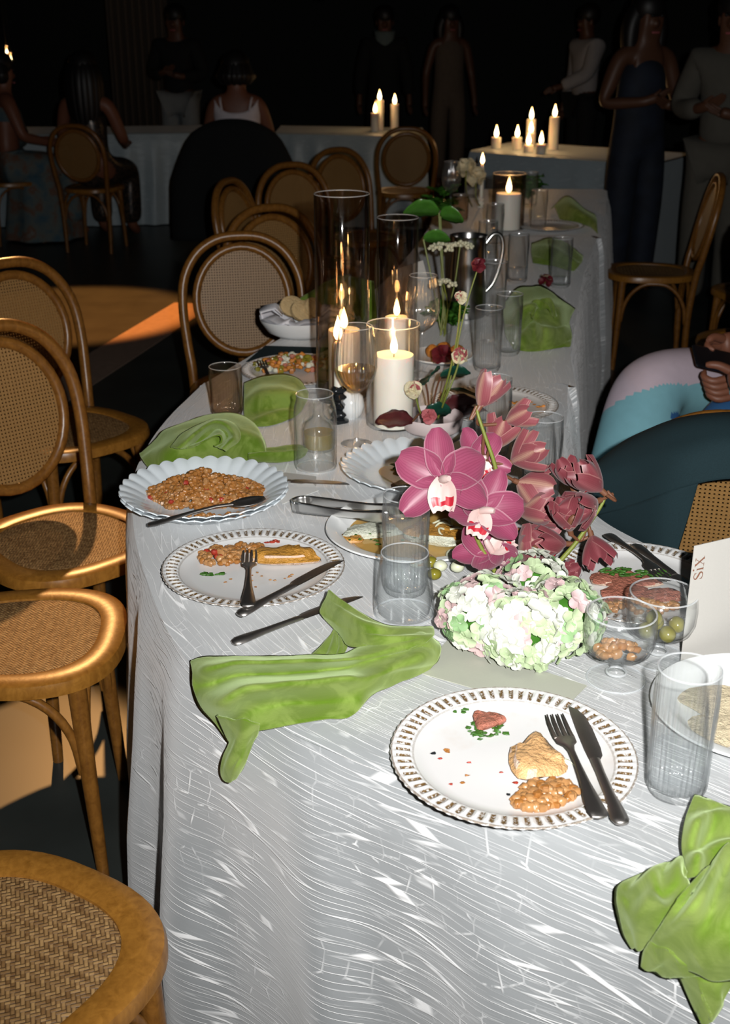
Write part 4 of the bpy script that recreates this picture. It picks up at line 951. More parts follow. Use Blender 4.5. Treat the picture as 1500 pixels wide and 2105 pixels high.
def meat(name, label, cat, c, dims, rz, mats, seed, tilt=0, group=None):
    g = G(); n, m = 22, 9; X, Y, Z = dims; rows = []
    for i in range(m+1):
        th = PI*i/m; row = []
        for k in range(n):
            a = 2*PI*k/n; cx, cy = math.cos(a), math.sin(a); st = math.sin(th)**.55
            e = .62; x = math.copysign(abs(cx)**e, cx)*st; y = math.copysign(abs(cy)**e, cy)*st; z = math.copysign(abs(math.cos(th))**.7, math.cos(th))
            q = 1 + .34*noise.noise(V(x*1.3, y*1.3, z + seed)) + .14*noise.noise(V(x*4, y*4, z*3 + seed))
            row.append((x*X*q*(1 - .28*y), y*Y*q, (z*.5 + .5)*Z*q))
        rows.append(row)
    g.grid(rows, cv=True)
    me = g.mesh(name, mats)
    for pl in me.polygons: pl.material_index = 0 if pl.normal.z > .45 and len(mats) > 0 else min(1, len(mats)-1)
    return tag(link(name, me, None, c, (tilt, 0, rz)), label, cat, group)
# roast chicken plate
pz = .0075
meat('chicken_slice', 'pale roast chicken slice on the crossed cutlery plate', 'meat', on(1098, 1570, pz), (.030, .034, .020), .25, ['roast_skin', 'chicken_meat'], 3)
pile('grain_serving', 'spoonful of glazed grains beside the pale chicken slice', 'grains', on(1118, 1640, pz), mound(.038, .026, .016, .5), 110, .0062, ['grain_pale', 'grain'], [.75, .25])
meat('beef_scrap', 'small herbed beef scrap on the roast chicken plate', 'meat', on(1000, 1488, pz), (.018, .016, .012), .4, ['beef', 'beef'], 8)
def herbs(label, c, rx, ry, n, r=.0032, mats=('herb',), h=.004):
    pile('herb_scraps', label, 'herbs', c, mound(rx, ry, h), n, r*1.3, list(mats), [1]*len(mats), flat=.45)
herbs('chopped green herbs around the small beef scrap', on(1003, 1502, pz), .026, .022, 40)
herbs('herb scraps near the far rim of the roast chicken plate', on(945, 1462, pz), .010, .008, 8)
herbs('crumbs and peppercorns scattered across the roast chicken plate', on(1010, 1580, pz), .072, .055, 14, .0024, ('grain', 'black_wax', 'red_bit'))
meat('vegetable_sliver', 'thin pale green vegetable sliver under the fork', 'vegetable', on(1155, 1562, pz), (.014, .003, .003), -.6, ['onion', 'onion'], 5)
# golden chicken plate
meat('chicken_piece', 'golden skinned chicken piece on the plate beside the grain platter', 'meat', on(585, 1152, pz), (.048, .026, .020), .08, ['chicken_skin', 'chicken_meat'], 12)
pile('grain_serving', 'small heap of grains left on the golden chicken plate', 'grains', on(448, 1148, pz), mound(.034, .034, .020), 120, .0060, ['grain_pale', 'grain', 'red_bit'], [.6, .35, .05])
pile('grain_serving', 'few grains behind the fork on the golden chicken plate', 'grains', on(505, 1130, pz), mound(.028, .016, .010), 34, .0060, ['grain_pale', 'grain'], [.6, .4])
herbs('green leaf scraps beside the grains on the golden chicken plate', on(440, 1182, pz), .02, .008, 10, .0036)
herbs('dark dried scraps near the rim of the golden chicken plate', on(560, 1116, pz), .012, .006, 7, .0036, ('red_bit',))
herbs('crumbs scattered over the golden chicken plate', on(540, 1195, pz), .07, .03, 16, .0020, ('grain', 'grain_pale'))
# beef plate
for k, (x, y, rz) in enumerate(((1262, 1192, .3), (1300, 1200, .1), (1275, 1225, .5), (1345, 1232, .2))):
    meat('beef_slice', ('pink beef slice with charred edge on the beef plate', 'beef slice beside the fork tines on the beef plate', 'beef slice nearest the hydrangea on the beef plate', 'browned beef slice behind the olive dish')[k], 'meat', on(x, y, pz), (.040, .022, .010), rz, ['beef', 'chicken_meat'], 20 + k, group='beef slices')
herbs('dark chopped herbs strewn over the beef slices', on(1310, 1180, .022), .06, .02, 60, .0036)
pile('grain_serving', 'corn grains in front of the beef slices', 'grains', on(1310, 1252, pz), mound(.06, .02, .014), 60, .0062, ['grain_pale', 'grain'], [.7, .3])
# dishes
pile('corn_nuts', 'toasted corn nuts in the stemmed clear dish', 'nuts', CP1 + V(-.004, 0, .0415), mound(.030, .026, .020), 44, .0066, ['grain_pale', 'grain'], [.8, .2])
for k, (x, y, z) in enumerate(((-.022, -.012, .0505), (.004, -.024, .0505), (.024, .004, .0505), (-.004, .012, .0505), (-.012, -.008, .0665))):
    o = G().blob((0, 0, 0), .0115, 14, 9, .05, (1, 1.15, 1), k).obj('green_olive', 'olive', loc=CP2 + V(x, y, z)); tag(o, 'green olive in the stemmed dish behind the corn nuts', 'olive', 'olives in the stemmed dish')
# fish platter
for k, (x, y, rz, dm) in enumerate(((765, 1098, .2, (.045, .026, .014)), (720, 1112, -.2, (.022, .016, .012)), (890, 1110, -.3, (.045, .034, .026)), (870, 1160, .2, (.022, .018, .014)))):
    meat('fish_piece', ('flaky white fish piece in the amber sauce', 'curled browned shallot in the amber sauce', 'golden seared fish fillet behind the ribbed glass', 'small seared fish morsel by the platter rim')[k], 'fish', on(x, y, .010), dm, rz, [['fish_white', 'fish_white'], ['chicken_skin', 'roast_skin'], ['chicken_skin', 'fish_white'], ['roast_skin', 'fish_white']][k], 30 + k)
for k, (x, y) in enumerate(((885, 1155), (905, 1163), (893, 1180), (930, 1140), (950, 1150), (940, 1165))):
    o = G().blob((0, 0, 0), .0105, 12, 8, .06, (1.1, 1, .9), k).obj('grape', ['olive', 'onion'][k % 2], loc=on(x, y, .020)); tag(o, 'green grape in the sauce on the fish platter', 'grape', 'grapes on the fish platter')
for k in range(7):
    c = on(905 + 8*k, 1075 + 9*(k % 3), .036); pts = [c + V(.016*math.cos(a + k), .012*math.sin(a + k), .004*math.sin(a*2)) for a in [j*.35 for j in range(8)]]
    o = G().tube(pts, .0018, 6).obj('onion_ring', 'onion'); tag(o, 'curl of pale shaved onion on the seared fish', 'onion', 'onion curls on the fish')
herbs('green herb flecks over the fish in sauce', on(800, 1110, .024), .08, .03, 30, .0020)
# scalloped plate behind the orchid
G().lathe([(0, .0075), (.05, .0075), (.075, .0078)], 40, lambda r, z, a: (r*(1 + .15*math.sin(3*a)), z)).obj('sauce_pool', 'sauce', loc=SC2); tag(bpy.context.scene.objects['sauce_pool'], 'thin amber sauce pool on the scalloped plate behind the orchid', 'sauce')
herbs('wilted green leaves on the scalloped plate behind the orchid', on(822, 960, .008), .018, .025, 26, .0055)
meat('fish_scrap', 'browned fish scrap on the scalloped plate behind the orchid', 'fish', on(835, 1000, .008), (.03, .018, .010), .3, ['roast_skin', 'fish_white'], 44)
herbs('orange crumbs on the plate behind the pink flower bowl', on(1075, 835, .008), .05, .03, 16, .004, ('orange_food', 'grain'))
# leftovers plate
pile('leftovers', 'mixed orange and green leftovers heaped by the bread basket', 'leftovers', on(610, 756, .008), mound(.11, .055, .040), 230, .0085, ['orange_food', 'beef', 'olive', 'fish_white', 'grain'], [.3, .15, .2, .2, .15])
# flatbread scraps on the plain white plate
for k, (x, y, r_) in enumerate(((-.055, .03, .042), (-.065, -.035, .036))):
    g = G().lathe([(0, .004), (r_*.6, .005), (r_, .002), (r_*.98, 0), (0, 0)], 20, lambda r, z, a: (r*(1 + .12*math.sin(3*a + k)), z + .003*math.sin(2*a)*r/r_))
    tag(g.obj('flatbread', 'tortilla', loc=WPL + V(x, y, .009)), ('larger scrap of flatbread on the plain white plate', 'smaller scrap of flatbread on the plain white plate')[k], 'flatbread')
# bread basket
BB = on(622, 690)
t = thing('bread_basket', 'white oval bread bowl lined with folded linen', 'bowl', BB, .1)
G().lathe([(0, .006), (.05, .006), (.075, .02), (.090, .045), (.097, .052), (.096, .046), (.080, .016), (.055, 0), (0, 0)], 40, lambda r, z, a: (r*(1 + .25*math.cos(a)**2), z)).obj('bowl', 'porcelain', t)
for k, (a0, h, o_) in enumerate(((2.6, .085, .6), (3.6, .065, .7), (.6, .075, .6), (5.0, .06, .75))):
    rows = []
    for i in range(7):
        a = a0 - .75 + 1.5*i/6
        rows.append([(.118*math.cos(a)*q, .090*math.sin(a)*q, z + .006*math.sin(i*2+k)) for q, z in ((.35, .022), (.75, .035), (.97, .054), (1.02, h*.9), (o_*1.1, h), (o_*.8, h*.75))])
    solid(G().grid(rows).obj('linen_fold', 'white_linen', t, ang=120), .003)
for k, (x, y, rz) in enumerate(((.0, .0, .5), (.03, .02, .9), (-.03, .02, .3))):
    g = G(); rows = [[(.036*q*math.cos(a), w, .030*q*math.sin(a)) for a in [2*PI*j/18 for j in range(18)]] for w, q in ((-.008, .9), (-.006, 1), (.006, 1), (.008, .9))]
    g.grid(rows, cv=True); g.fan(rows[0], flip=True); g.fan(rows[-1])
    tag(g.obj('bread_slice', 'bread', loc=BB + V(x, y, .072 + .004*k), rot=(-.45, .2, rz)), ('crusty bread slice leaning at the front of the linen lined bowl', 'crusty bread slice at the back of the linen lined bowl', 'crusty bread slice half hidden in the linen')[k], 'bread', 'bread slices')

# ================================================================== FLOWERS
def petal_grid(L, W, cup, curl, nt=8, nw=6, tip=.9):
    rows, uv = [], []
    for i in range(nt+1):
        t_ = i/nt; w = W*(math.sin(PI*min(1, .05 + t_*.91))**.55)*(1 + .05*math.sin(9*t_))*(1 if t_ < .5 else 1)
        rows.append([(L*t_, w*q, cup*W*q*q + curl*t_*t_ - .15*L*math.sin(PI*t_)*0) for q in [j*2/nw-1 for j in range(nw+1)]]); uv.append([(t_, j/nw) for j in range(nw+1)])
    return G().grid(rows, uv=uv)
PM = {}
def petal_mesh(kind, mat):
    if (kind, mat) not in PM:
        L, W, cup, curl = {'wide': (.050, .0220, .40, .012), 'sepal': (.054, .0172, .45, .004), 'cupped': (.046, .0150, .55, .014)}[kind]
        PM[kind, mat] = petal_grid(L, W, cup, curl).mesh('petal', mat)
    return PM[kind, mat]
def lip_mesh():
    g = G(); rows = []
    for i in range(9):
        t_ = i/8; row = []
        for j in range(11):
            q = j/5 - 1; w = .006 + .014*math.sin(PI*t_*.8)
            row.append((.034*t_ + .004*q*q*(t_ > .6), w*q, .012*q*q*(1-t_) - .020*t_**2.2 + .002*math.sin(q*9)*t_))
        rows.append(row)
    g.grid(rows)
    for k in range(len(g.f)):
        i, j = divmod(k, 10)
        if 5 <= i < 7 and 1 <= j <= 8 and not (4 <= j <= 5 and i == 5): g.mi[k] = 1
    return g.mesh('lip', ['lip_white', 'lip_red'])
LIP = lip_mesh()
COLM = G().tube(crom([(0, 0, -.006), (0, 0, .008), (.004, 0, .018), (.010, 0, .024)], 8), [.004, .0042, .0044, .0046, .0046, .0046, .0044, .004, .003], 8).mesh('bloom', 'lip_white')
COLB = COLM.copy(); COLB.materials[0] = MATS['stem_brown']
def bloom(parent, pos, face, size, mat, openness=1.0, roll=0.0, pedicel=None, pmat='stem_brown'):
    """pos, face in the spray's own space; openness 1 = flat open, 0 = closed cup"""
    o = link('bloom', COLM if openness > .5 else COLB, parent); q = Vector(face).normalized().to_track_quat('Z', 'Y')
    o.matrix_local = Matrix.Translation(pos) @ q.to_matrix().to_4x4() @ Matrix.Rotation(roll, 4, 'Z') @ Matrix.Scale(size, 4)
    for a, kd in ((90, 'sepal'), (215, 'sepal'), (325, 'sepal'), (28, 'wide'), (152, 'wide')):
        pt = link('petal', petal_mesh('cupped' if openness < .5 else kd, mat), o)
        lift = lerp(1.05, .12, openness) + random.uniform(-.1, .1)
        pt.matrix_local = Matrix.Rotation(R(a + random.uniform(-6, 6)), 4, 'Z') @ Matrix.Translation((.002, 0, 0)) @ Matrix.Rotation(-lift, 4, 'Y')
    lp = link('lip', LIP, o); lp.matrix_local = Matrix.Rotation(R(270), 4, 'Z') @ Matrix.Translation((.003, 0, .004)) @ Matrix.Rotation(-.75 if openness > .5 else -1.25, 4, 'Y') @ Matrix.Scale(.78 if openness > .5 else .6, 4)
    if pedicel is not None:
        b = Vector(pos) - Vector(face).normalized()*.006*size; e = Vector(pedicel); m_ = (b + e)/2 - Vector(face).normalized()*.018
        pts = crom([b, m_, e], 10); g = G().tube(pts, .0026, 8); g.obj('pedicel', pmat, parent)
    return o
HY = on(1072, 1318)
def spray(label, base, stem_px, Y0, Y1, blooms, mat, pmat='stem_brown'):
    """stem through photograph points between depths Y0 (foot) and Y1 (tip); blooms: (px, py, Y, face, size, open, roll, stem fraction)"""
    n = len(stem_px); pts = [aty(x, y, lerp(Y0, Y1, i/(n-1))) for i, (x, y) in enumerate(stem_px)]
    t = thing('orchid_spray', label, 'orchid', pts[0], group='orchid sprays'); o0 = pts[0]
    loc = [p - o0 for p in pts]; cs = crom(loc, 30)
    G().tube(cs, [.0042 - .0020*i/30 for i in range(31)], 8).obj('stem', 'stem_green', t)
    for (px, py, Y, face, size, op, roll, f) in blooms:
        bloom(t, aty(px, py, Y) - o0, face, size, mat, op, roll, cs[min(30, int(f*30))] if f is not None else None, pmat)
    return t
spray('magenta orchid spray with a wide open bloom beside the ribbed water glass', None, [(1035, 1215), (1012, 1165), (985, 1118), (955, 1050), (925, 1000)], 1.60, 1.62,
      [(912, 985, 1.59, (-.25, -.9, .35), 1.38, 1.0, .15, .98), (985, 1052, 1.60, (.25, -.75, .5), 1.25, .75, -.5, .8), (975, 948, 1.66, (.3, -.8, .4), 1.0, .8, .3, .9), (1012, 1135, 1.61, (-.3, -.6, .6), 1.15, .6, 2.2, .5)], 'petal_magenta', 'stem_green')
spray('dusty pink orchid spray rising highest, its blooms seen from behind', None, [(1062, 1215), (1048, 1140), (1040, 1060), (1018, 960), (998, 900), (983, 855), (979, 835)], 1.62, 1.66,
      [(984, 838, 1.66, (.45, .25, .75), 1.15, .28, .3, 1.0), (1038, 868, 1.67, (.8, -.1, .4), 1.0, .3, 1.2, .85), (1012, 925, 1.68, (.3, .2, .8), 1.15, .4, .8, .7), (1050, 950, 1.66, (.75, -.15, .5), 1.2, .45, .2, .6), (1062, 990, 1.67, (.6, .1, -.3), 1.1, .5, 2.0, .5),
       (1068, 1058, 1.66, (.75, -.25, .4), 1.2, .45, .7, .4), (1082, 1090, 1.67, (.8, .1, -.1), 1.1, .5, 1.9, .3), (1022, 1092, 1.65, (-.4, .2, .8), 1.0, .25, .3, .35), (1075, 1158, 1.62, (.35, -.3, .85), 1.3, .4, .1, .2)], 'petal_dusty')
spray('maroon orchid spray leaning out over the beef plate', None, [(1120, 1200), (1150, 1155), (1180, 1120), (1205, 1085), (1235, 1040), (1248, 1010)], 1.60, 1.62,
      [(1238, 1010, 1.60, (-.7, .1, .6), 1.15, .3, .4, 1.0), (1228, 1030, 1.61, (-.7, -.4, -.1), 1.15, .4, 1.7, .95), (1172, 1092, 1.60, (-.25, -.2, .9), 1.1, .3, .9, .6), (1165, 1118, 1.62, (-.9, -.2, .1), 1.1, .3, .1, .6), (1215, 1100, 1.61, (.2, -.6, -.7), 1.05, .35, .5, .65), (1140, 1205, 1.61, (.55, -.2, .75), 1.0, .15, .2, .1), (1175, 1000, 1.66, (-.3, -.1, .8), .95, .25, 2.6, .9)], 'petal_maroon')
# hydrangea mound
def floret_mesh(mat, seed):
    g = G(); random.seed(seed)
    for k in range(4):
        a0 = k*PI/2 + rnd(-.15, .15); L, W = .0145*rnd(.9, 1.1), .0085*rnd(.9, 1.1); rows = []
        for i in range(5):
            t_ = i/4; w = W*math.sin(PI*(.10 + .74*t_))**.7
            rows.append([(L*t_*math.cos(a0) - w*q*math.sin(a0), L*t_*math.sin(a0) + w*q*math.cos(a0), .0028*q*q + .0035*t_ - .004*t_**3 + .0012*(k % 2) + rnd(-.0003, .0003)) for q in (-1, -.5, 0, .5, 1)])
        g.grid(rows)
    g.blob((0, 0, .001), .0016, 6, 4)
    return g.mesh('floret', mat)
FL = [floret_mesh(m_, 40 + i) for i, m_ in enumerate(('floret_white', 'floret_green', 'floret_pink', 'floret_mint'))]
random.seed(11)
def hydrangea(label, c, r, n, wts, squash=.86):
    t = thing('hydrangea_head', label, 'hydrangea', (c.x, c.y, TZ), group='hydrangea heads')
    zc = c.z - TZ
    G().blob((0, 0, zc), r*.72, 16, 10, .1, (1, 1, squash)).obj('flower_core', 'leaf_green', t)
    G().tube([(0, 0, .001), (0, 0, zc)], .004, 8).obj('stem', 'stem_green', t)
    for k in range(n):
        ph = k*2.39996; z = 1 - 1.66*(k + .5)/n; rr = math.sqrt(max(0, 1 - z*z))
        d = V(rr*math.cos(ph), rr*math.sin(ph), z) + V(rnd(-.1, .1), rnd(-.1, .1), rnd(-.1, .1)); d.normalize()
        pos = V(d.x*r, d.y*r, zc + d.z*r*squash)*rnd(.93, 1.06)
        if pos.z < .010: continue
        o = link('floret', random.choices(FL, wts)[0], t)
        nn = (d + V(rnd(-.35, .35), rnd(-.35, .35), rnd(-.2, .35))).normalized()
        o.matrix_local = Matrix.Translation(pos) @ nn.to_track_quat('Z', 'Y').to_matrix().to_4x4() @ Matrix.Rotation(rnd(0, 6), 4, 'Z') @ Matrix.Scale(rnd(.85, 1.2), 4)
    return t
hydrangea('pink tinged white hydrangea head beside the fish platter', on(992, 1262, .054), .057, 84, (.30, .22, .30, .13))
hydrangea('white and palest green hydrangea head in the middle under the orchids', on(1072, 1292, .050), .059, 88, (.50, .28, .08, .02))
hydrangea('mint green edged hydrangea head beside the corn nut dish', on(1152, 1272, .054), .057, 84, (.36, .30, .10, .18))
hydrangea('small hydrangea head tucked behind, under the tall orchid stem', on(1095, 1200, .055), .050, 46, (.45, .2, .2, .15))
# low pink bowl arrangement
PB = on(888, 884)
t = thing('flower_bowl', 'low pale pink clay bowl holding the slim wild flower stems', 'bowl', PB)
G().lathe([(0, .010), (.050, .010), (.058, .014), (.064, .034), (.067, .036), (.068, .033), (.064, .008), (.055, 0), (0, 0)], 48).obj('dish', 'pink_clay', t)
G().lathe([(0, .030), (.024, .030), (.025, .012), (.025, .0105), (0, .0105)], 24).obj('pin_holder', 'dark_steel', t)
def leaf_mesh(L, W, mat, wav=.15, nt=10, cup=.25, droop=.2, seed=0):
    rows, uv = [], []
    for i in range(nt+1):
        t_ = i/nt; w = W*math.sin(PI*(.06 + .92*t_))**.7
        rows.append([(L*t_, w*q*(1 + wav*math.sin(t_*17 + q*3 + seed)), cup*w*abs(q) - droop*L*t_*t_ + wav*W*.5*math.sin(t_*13 + q*4 + seed)*abs(q)) for q in [j/3-1 for j in range(7)]]); uv.append([(t_, j/6) for j in range(7)])
    return G().grid(rows, uv=uv).mesh('leaf', mat)
def ruffle(g, c, r, n, seed, mi=0):
    random.seed(seed)
    for k in range(n):
        d = Vector((rnd(-1, 1), rnd(-1, 1), rnd(-.4, 1))).normalized(); rr = r*rnd(.45, .8)
        q = d.to_track_quat('Z', 'Y').to_matrix(); rows = []
        for i in range(4):
            rad = rr*.9*i/3; rows.append([Vector(c) + d*(r*.35) + q @ V(rad*math.cos(a), rad*math.sin(a), rad*.45 + .12*rr*math.sin(a*3)*i/3) for a in [2*PI*j/9 for j in range(9)]])
        g.grid(rows, cv=True, mi=mi)
def wild_stem(label, base, pts, r, head, hr, mats, seed, cat='flower', grp='wild flower stems'):
    t = thing('wild_flower', label, cat, base, group=grp); b = Vector(base)
    cs = crom([Vector(p) - b for p in pts], 20); G().tube(cs, r, 6).obj('stem', 'stem_green', t)
    for k, (m_, n_) in enumerate(mats):
        g = G(); ruffle(g, cs[-1] + V(0, 0, hr*.2*k), hr*(1 - .15*k), n_, seed + k); g.obj('flower_head', m_, t)
    return t
b0 = PB + V(0, 0, .030)
wild_stem('slim stem with a cream and pink bud high above the pink bowl', b0 + V(.006, 0, 0), [b0 + V(.006, 0, 0), aty(920, 780, 2.41), aty(940, 690, 2.40), aty(947, 612, 2.39)], .0022, None, .015, (('bloom_cream', 12), ('bloom_rose', 5)), 3)
wild_stem('slim stem with a dark red star flower highest above the pink bowl', b0 + V(.010, .004, 0), [b0 + V(.010, .004, 0), aty(925, 780, 2.43), aty(955, 640, 2.45), aty(984, 545, 2.46)], .0016, None, .017, (('bloom_dark', 9),), 5)
wild_stem('stem with a mottled rose coloured flower leaning by the water glass', b0 + V(.012, -.004, 0), [b0 + V(.012, -.004, 0), aty(915, 820, 2.40), aty(935, 770, 2.40), aty(946, 732, 2.40)], .0022, None, .021, (('bloom_cream', 10), ('bloom_rose', 10)), 7)
wild_stem('stem with a cream and rose cluster in front of the thick candle', b0 + V(-.008, 0, 0), [b0 + V(-.008, 0, 0), aty(865, 850, 2.40), aty(850, 800, 2.39)], .0022, None, .022, (('bloom_cream', 12), ('bloom_rose', 4)), 9)
wild_stem('short stem with a rose flower low over the pink bowl rim', b0 + V(-.010, -.006, 0), [b0 + V(-.010, -.006, 0), aty(872, 868, 2.37), aty(880, 855, 2.35)], .0022, None, .020, (('bloom_rose', 10),), 10)
def leaf_stem(label, base, tip, L, W, mat, rz, tilt, seed, ry=0):
    t = thing('begonia_sprig', label, 'leaf', base, group='begonia leaves'); b, e = Vector(base), Vector(tip)
    G().tube(crom([V(0, 0, 0), (e-b)*.5 + V(0, 0, .012), e-b], 12), .0022, 6).obj('stem', 'stem_brown', t)
    o = link('leaf', leaf_mesh(L, W, mat, seed=seed), t); o.matrix_local = Matrix.Translation(e-b) @ Matrix.Rotation(rz, 4, 'Z') @ Matrix.Rotation(-tilt, 4, 'Y') @ Matrix.Rotation(ry, 4, 'X')
    solid(o, .0008); return t
leaf_stem('dark ruffled leaf pointing over the pink bowl toward the candle', b0 + V(-.012, 0, 0), aty(848, 866, 2.38), .080, .026, 'leaf_wine', PI - .1, .1, 1, -.5)
leaf_stem('crinkled dark teal leaf standing in the pink bowl', b0 + V(-.004, .006, 0), aty(868, 858, 2.40), .066, .034, 'leaf_teal', .5, .2, 2, -.9)
leaf_stem('crinkled dark teal leaf at the top of the brown stalk', b0 + V(-.006, .010, 0), aty(875, 790, 2.42), .060, .030, 'leaf_teal', 1.2, .4, 3, -.8)
leaf_stem('second teal leaf beside the brown stalk', b0 + V(-.002, .012, 0), aty(905, 775, 2.42), .065, .026, 'leaf_teal', .3, .2, 4, -.8)
leaf_stem('large wine red leaf leaning away over the plate', b0 + V(.010, .010, 0), aty(905, 850, 2.47), .085, .036, 'leaf_wine', .35, .35, 5, -1.0)
leaf_stem('broad dark wine leaf drooping behind the orchid', b0 + V(.012, .012, 0), aty(935, 860, 2.52), .075, .034, 'leaf_wine', -.2, .5, 6, -.6)
leaf_stem('dark leaf reaching behind the wild flower stems', b0 + V(.004, .014, 0), aty(920, 800, 2.50), .08, .020, 'leaf_teal', .0, -.1, 7, -.4)
# greenery round the jug
def lace(label, px, py, Y, base):
    e = aty(px, py, Y); b = Vector(base); t = thing('lace_flower', label, 'flower', base, group='white lace flowers')
    G().tube(crom([V(0, 0, 0), (e-b)*.5 + V(.01, 0, .01), e-b], 12), .002, 6).obj('stem', 'stem_green', t)
    g = G(); random.seed(px)
    for k in range(46):
        a, r_ = rnd(0, 6.28), .036*math.sqrt(rnd(0, 1)); g.blob(e - b + V(r_*math.cos(a), r_*math.sin(a)*.8, .012*(1-(r_/.036)**2) + rnd(-.004, .004)), .0052, 6, 4, .3, seed=k)
    g.obj('flower_head', 'lace_white', t)
gb = on(905, 690)
lace('white lace flower in front of the steel jug body', 945, 508, 3.30, gb); lace('white lace flower beside the grey standing card', 905, 512, 3.32, gb); lace('white lace flower low in front of the jug', 912, 585, 3.22, gb + V(.01, -.01, 0))
def big_leaf(label, px, py, Y, base, L, W, rz, tilt, roll, seed):
    e = aty(px, py, Y); b = Vector(base); t = thing('anthurium_leaf', label, 'leaf', base, group='broad green leaves')
    G().tube(crom([V(0, 0, 0), (e-b)*.5 + V(0, .01, .01), e-b], 12), .0026, 6).obj('stem', 'stem_green', t)
    o = link('leaf', leaf_mesh(L, W, 'leaf_green', .05, seed=seed), t); o.matrix_local = Matrix.Translation(e-b) @ Matrix.Rotation(rz, 4, 'Z') @ Matrix.Rotation(-tilt, 4, 'Y') @ Matrix.Rotation(roll, 4, 'X'); solid(o, .0008)
big_leaf('broad glossy green leaf rising highest beside the jug', 902, 438, 3.40, gb + V(.012, .01, 0), .10, .048, PI - .1, .15, .7, 1)
big_leaf('broad green leaf beside the highest one over the jug', 905, 445, 3.42, gb + V(.016, .012, 0), .07, .040, -.3, .05, -.8, 2)
big_leaf('bright green leaf below the highest one beside the jug', 870, 492, 3.36, gb + V(.004, .01, 0), .075, .034, .1, .1, -.8, 3)
def bush():
    t = thing('lettuce_garnish', 'clump of curly green leaves in front of the steel jug', 'greens', on(915, 672))
    random.seed(5)
    for k in range(16):
        o = link('leaf', leaf_mesh(.07, .034, 'leaf_green', .35, seed=k), t)
        o.matrix_local = Matrix.Rotation(k*.83, 4, 'Z') @ Matrix.Translation((.008, 0, .012 + .016*(k/16))) @ Matrix.Rotation(-rnd(.25, 1.1), 4, 'Y')
bush()
def far_bush(label, px, py, n, seed):
    t = thing('foliage_clump', label, 'greens', on(px, py)); random.seed(seed)
    for k in range(n):
        o = link('leaf', leaf_mesh(.10, .045, 'leaf_green', .3, seed=k), t)
        o.matrix_local = Matrix.Rotation(k*.9, 4, 'Z') @ Matrix.Translation((.01, 0, .02 + .10*k/n)) @ Matrix.Rotation(-rnd(.1, 1.0), 4, 'Y')
far_bush('leafy green clump on the cloth behind the far thick candle', 1080, 418, 14, 2)
far_bush('dark leafy clump by the far wine glass', 905, 448, 10, 3)
t = thing('serving_platter', 'small white dish of orange fruit behind the thick candle', 'platter', on(905, 740))
G().lathe([(0, .006), (.06, .006), (.085, .016), (.087, .013), (.06, 0), (0, 0)], 40).obj('dish', 'porcelain', t)
for k, (x, y) in enumerate(((.02, -.02), (.045, .0), (-.02, .0), (.01, .03))):
    tag(G().blob((0, 0, 0), .020, 12, 8, .15, (1, 1, .9), k).obj('orange_fruit', 'orange_food', loc=on(905, 740) + V(x, y, .0235)), 'browned orange fruit piece on the small white dish', 'fruit', 'orange fruit pieces')
for px, py, Y, lb in ((958, 345, 5.5, 'cream rose standing beside the pale taper candle'), (978, 362, 5.55, 'lower cream rose under the pale taper flame')):
    fb = on(970, 425); wild_stem(lb, fb + V((px-958)*.002, 0, .002), [fb + V((px-958)*.002, 0, .002), aty(px, py + 45, Y), aty(px, py, Y)], .003, None, .050, (('bloom_cream', 14),), px)
wild_stem('dark red bloom lying on the orange fruit dish', on(905, 735, .04), [on(905, 735, .04), on(905, 733, .052), on(908, 730, .060)], .002, None, .028, (('bloom_dark', 10),), 31)
wild_stem('dark orchid like bloom on the cloth beyond the crumpled napkin', on(1118, 585, .006), [on(1118, 585, .006), on(1118, 583, .015), on(1120, 580, .022)], .002, None, .030, (('bloom_dark', 9), ('bloom_cream', 2)), 33)

# ================================================================== PEOPLE
def skinned(name, nodes, edges, mat, parent=None, sub=2, mats=None, pick=None):
    """one continuous surface grown round a skeleton: nodes {name: (x, y, z, r) or (.., rx, ry)}"""
    names = list(nodes); idx = {k: i for i, k in enumerate(names)}
    me = bpy.data.meshes.new(name); me.from_pydata([nodes[k][:3] for k in names], [(idx[a], idx[b]) for a, b in edges], [])
    tmp = bpy.data.objects.new(name, me); COL.objects.link(tmp); tmp.modifiers.new('skin', 'SKIN').use_smooth_shade = True
    for i, k in enumerate(names):
        v = me.skin_vertices[0].data[i]; r = nodes[k][3:]; v.radius = (r[0], r[-1]); v.use_root = (i == 0)
    m = tmp.modifiers.new('sub', 'SUBSURF'); m.levels = sub; m.render_levels = sub
    dg = bpy.context.evaluated_depsgraph_get(); new = bpy.data.meshes.new_from_object(tmp.evaluated_get(dg))
    bpy.data.objects.remove(tmp); bpy.data.meshes.remove(me); new.name = name; new.materials.clear()
    for q in (mats or [mat]): new.materials.append(MATS[q])
    if pick:
        for pl in new.polygons: pl.material_index = pick(pl.center, pl.normal)
    else:
        for pl in new.polygons: pl.material_index = 0
    new.polygons.foreach_set('use_smooth', [True]*len(new.polygons))
    return link(name, new, parent)
